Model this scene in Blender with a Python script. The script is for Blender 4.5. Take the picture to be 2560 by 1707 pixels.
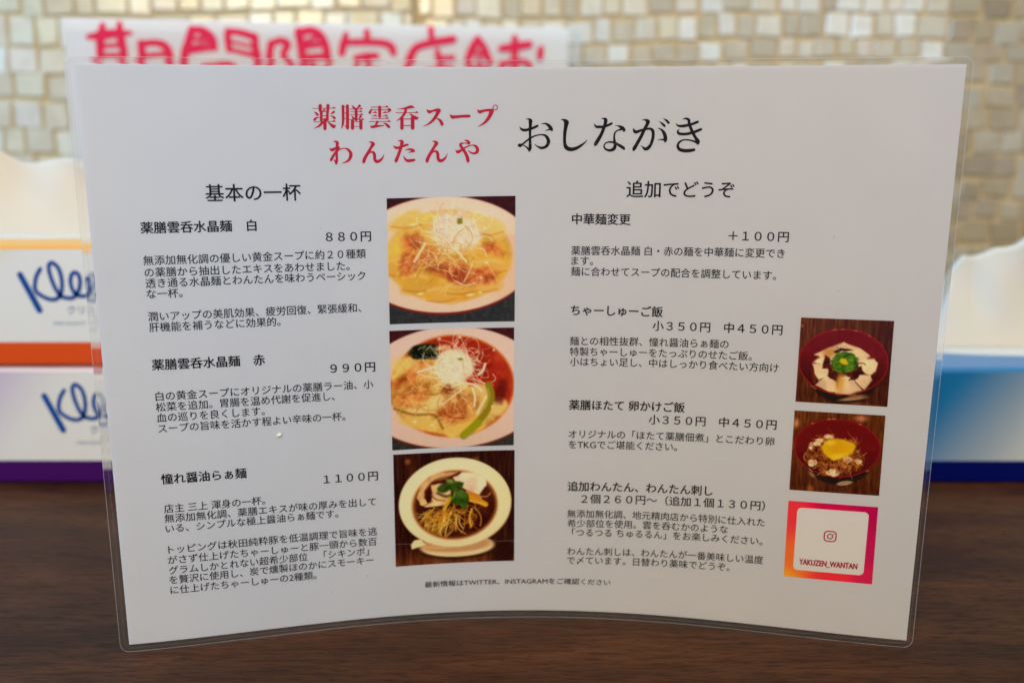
import bpy, bmesh, math, random, json
import numpy as np
from mathutils import Vector, Matrix
for o in list(bpy.data.objects): bpy.data.objects.remove(o, do_unlink=True)
SC = bpy.context.scene
COL = SC.collection
RAD = math.radians

# ------------------------------------------------------------------ camera, world, lamps, exposure
cam_d = bpy.data.cameras.new('camera'); cam = bpy.data.objects.new('camera', cam_d); COL.objects.link(cam)
cam.location = (0, -0.41612, 0.19712)
cam.rotation_euler = (math.pi/2 - 0.20148, 0, 0)
cam_d.sensor_width = 36; cam_d.lens = 39.397
cam_d.clip_start = .01; cam_d.clip_end = 20
cam_d.dof.use_dof = True; cam_d.dof.focus_distance = 0.402; cam_d.dof.aperture_fstop = 6.8; cam_d.dof.aperture_blades = 7
SC.camera = cam
W = bpy.data.worlds.new('World'); SC.world = W; W.use_nodes = True
bg = W.node_tree.nodes['Background']; bg.inputs[0].default_value = (.32, .475, .785, 1); bg.inputs[1].default_value = 1.0
def area(name, loc, target, sx, sy, power, col):
    l = bpy.data.lights.new(name, 'AREA'); l.shape = 'RECTANGLE'; l.size = sx; l.size_y = sy; l.energy = power; l.color = col
    o = bpy.data.objects.new(name, l); COL.objects.link(o); o.location = loc
    o.rotation_euler = (Vector(target) - Vector(loc)).to_track_quat('-Z', 'Y').to_euler(); return o
def rgb_area(name, loc, target, sx, sy, rgb):
    p = max(rgb); return area(name, loc, target, sx, sy, p, tuple(c/p for c in rgb))
rgb_area('side_window_light', (-1.15, .25, .62), (0, .45, .15), .6, .8, (4.0, 11.0, 19.5))     # daylight from the window at the left
rgb_area('room_lamp', (-.5, -1.7, .8), (0, .1, .1), .8, 1.0, (16.2, 10.3, 1.6))                  # warm room light from behind the reader
rgb_area('ceiling_lamp', (.55, -.35, 1.35), (.0, .1, .1), .35, .35, (12.8, 11.8, 7.6))
rgb_area('far_window_light', (-.52, -1.5, .60), (-.25, .5, .3), .55, .42, (2.4, 2.5, 2.45))      # the window mirrored in the glazed tiles
SC.view_settings.view_transform = 'Standard'; SC.view_settings.look = 'None'; SC.view_settings.exposure = 0; SC.view_settings.gamma = 1
SC.render.engine = 'CYCLES'
SC.cycles.max_bounces = 10; SC.cycles.transparent_max_bounces = 24; SC.cycles.transmission_bounces = 8
SC.cycles.use_denoising = True

# ------------------------------------------------------------------ helpers
def lin(c):
    c = np.asarray(c, float)/255.; return np.where(c <= .04045, c/12.92, ((c+.055)/1.055)**2.4)
def mat(name, col=(.5, .5, .5), rough=.5, spec=.5, **kw):
    m = bpy.data.materials.new(name); m.use_nodes = True
    b = m.node_tree.nodes['Principled BSDF']
    b.inputs['Base Color'].default_value = (*col, 1); b.inputs['Roughness'].default_value = rough
    b.inputs['Specular IOR Level'].default_value = spec
    for k, v in kw.items(): b.inputs[k.replace('_', ' ')].default_value = v
    return m
def nodes(m): return m.node_tree.nodes, m.node_tree.links, m.node_tree.nodes['Principled BSDF']
def ramp(n, stops):
    r = n.new('ShaderNodeValToRGB'); e = r.color_ramp.elements
    while len(e) > 1: e.remove(e[-1])
    for i, (p, c) in enumerate(stops):
        q = e[0] if i == 0 else e.new(p)
        q.position = p; q.color = (*c, 1)
    return r
def link(name, me, mats=(), parent=None, smooth=False):
    o = bpy.data.objects.new(name, me); COL.objects.link(o)
    for m in (mats if isinstance(mats, (list, tuple)) else [mats]): me.materials.append(m)
    if parent: o.parent = parent
    if smooth: me.polygons.foreach_set('use_smooth', [True]*len(me.polygons))
    return o
def mesh(name, v, f, mats=(), parent=None, smooth=False):
    me = bpy.data.meshes.new(name); me.from_pydata([tuple(p) for p in v], [], f); me.update()
    return link(name, me, mats, parent, smooth)
def empty(name, loc=(0, 0, 0)):
    o = bpy.data.objects.new(name, None); COL.objects.link(o); o.location = loc; o.empty_display_size = .02; return o
def tag(o, label=None, cat=None, group=None, kind=None):
    for k, v in (('label', label), ('category', cat), ('group', group), ('kind', kind)):
        if v: o[k] = v
    return o
def setcol(me, cols):
    a = me.color_attributes.new('print', 'FLOAT_COLOR', 'POINT')
    buf = np.ones((len(me.vertices), 4), np.float32); buf[:, :3] = cols; a.data.foreach_set('color', buf.ravel())
def vcol_mat(name, rough=.5, spec=.4):
    m = mat(name, rough=rough, spec=spec); n, l, b = nodes(m)
    a = n.new('ShaderNodeVertexColor'); a.layer_name = 'print'; l.new(a.outputs[0], b.inputs['Base Color']); return m
def spline(pts, sub=5):
    """Catmull-Rom through (x, y, w) points"""
    P = np.array(pts, float)
    if len(P) < 3:
        t = np.linspace(0, 1, sub*2+1)[:, None]; return P[0]*(1-t) + P[-1]*t
    Q = np.vstack([2*P[0]-P[1], P, 2*P[-1]-P[-2]]); out = []
    for i in range(1, len(Q)-2):
        p0, p1, p2, p3 = Q[i-1:i+3]
        for t in np.arange(sub)/sub:
            out.append(.5*((2*p1)+(-p0+p2)*t+(2*p0-5*p1+4*p2-p3)*t*t+(-p0+3*p1-3*p2+p3)*t**3))
    out.append(P[-1]); out = np.array(out); out[:, 2] = np.maximum(out[:, 2], .02); return out
def ribbons(strokes, place, step=2.0e-5, sub=5, caps=True, fat=1.):
    """brush strokes of varying width; place(x, y, height) gives the point. Each stroke lies a hair above the one before."""
    V, F = [], []
    for k, s in enumerate(strokes):
        if not isinstance(s[0], (list, tuple)): s = [s[i:i+3] for i in range(0, len(s), 3)]
        S = spline(s, sub); S[:, 2] *= fat; h = step*k
        T = np.gradient(S[:, :2], axis=0); T /= np.maximum(np.linalg.norm(T, axis=1), 1e-9)[:, None]
        N = np.stack([-T[:, 1], T[:, 0]], 1)*S[:, 2:3]/2
        A = S[:, :2]+N; B = S[:, :2]-N; b0 = len(V)
        V += [place(x, y, h) for x, y in A] + [place(x, y, h) for x, y in B]; n = len(S)
        F += [(b0+i+1, b0+i, b0+n+i, b0+n+i+1) for i in range(n-1)]
        if caps:
            for e, sg in ((0, -1), (n-1, 1)):
                c, r = S[e, :2], S[e, 2]/2
                if r < .03: continue
                a0 = math.atan2(N[e, 1], N[e, 0]); idx = [b0+e]
                for j in range(1, 6):
                    a = a0 - sg*math.pi*j/6; idx.append(len(V)); V.append(place(c[0]+r*math.cos(a), c[1]+r*math.sin(a), h))
                idx.append(b0+n+e); F.append(idx if sg < 0 else idx[::-1])
    return V, F
def text_geo(body, bold=0.0, res=3):
    """outline text with the built-in typeface -> (vertices Nx2, faces) at size 1"""
    c = bpy.data.curves.new('t', 'FONT'); c.body = body; c.size = 1; c.resolution_u = res; c.offset = bold; c.fill_mode = 'FRONT'
    o = bpy.data.objects.new('t', c); COL.objects.link(o)
    dg = bpy.context.evaluated_depsgraph_get(); me = bpy.data.meshes.new_from_object(o.evaluated_get(dg))
    v = np.array([x.co[:2] for x in me.vertices]); f = [tuple(p.vertices) for p in me.polygons]
    bpy.data.objects.remove(o); bpy.data.curves.remove(c); bpy.data.meshes.remove(me); return v, f
class Geo:
    def __init__(s): s.v = []; s.f = []
    def add(s, v, f):
        b = len(s.v); s.v += [tuple(p) for p in v]; s.f += [tuple(i+b for i in q) for q in f]
    def box(s, x0, x1, y0, y1, z0, z1):
        s.add([(x, y, z) for z in (z0, z1) for y in (y0, y1) for x in (x0, x1)],
              [(0, 2, 3, 1), (4, 5, 7, 6), (0, 1, 5, 4), (2, 6, 7, 3), (0, 4, 6, 2), (1, 3, 7, 5)])
    def build(s, name, m, parent=None, smooth=False): return mesh(name, s.v, s.f, m, parent, smooth)
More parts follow.
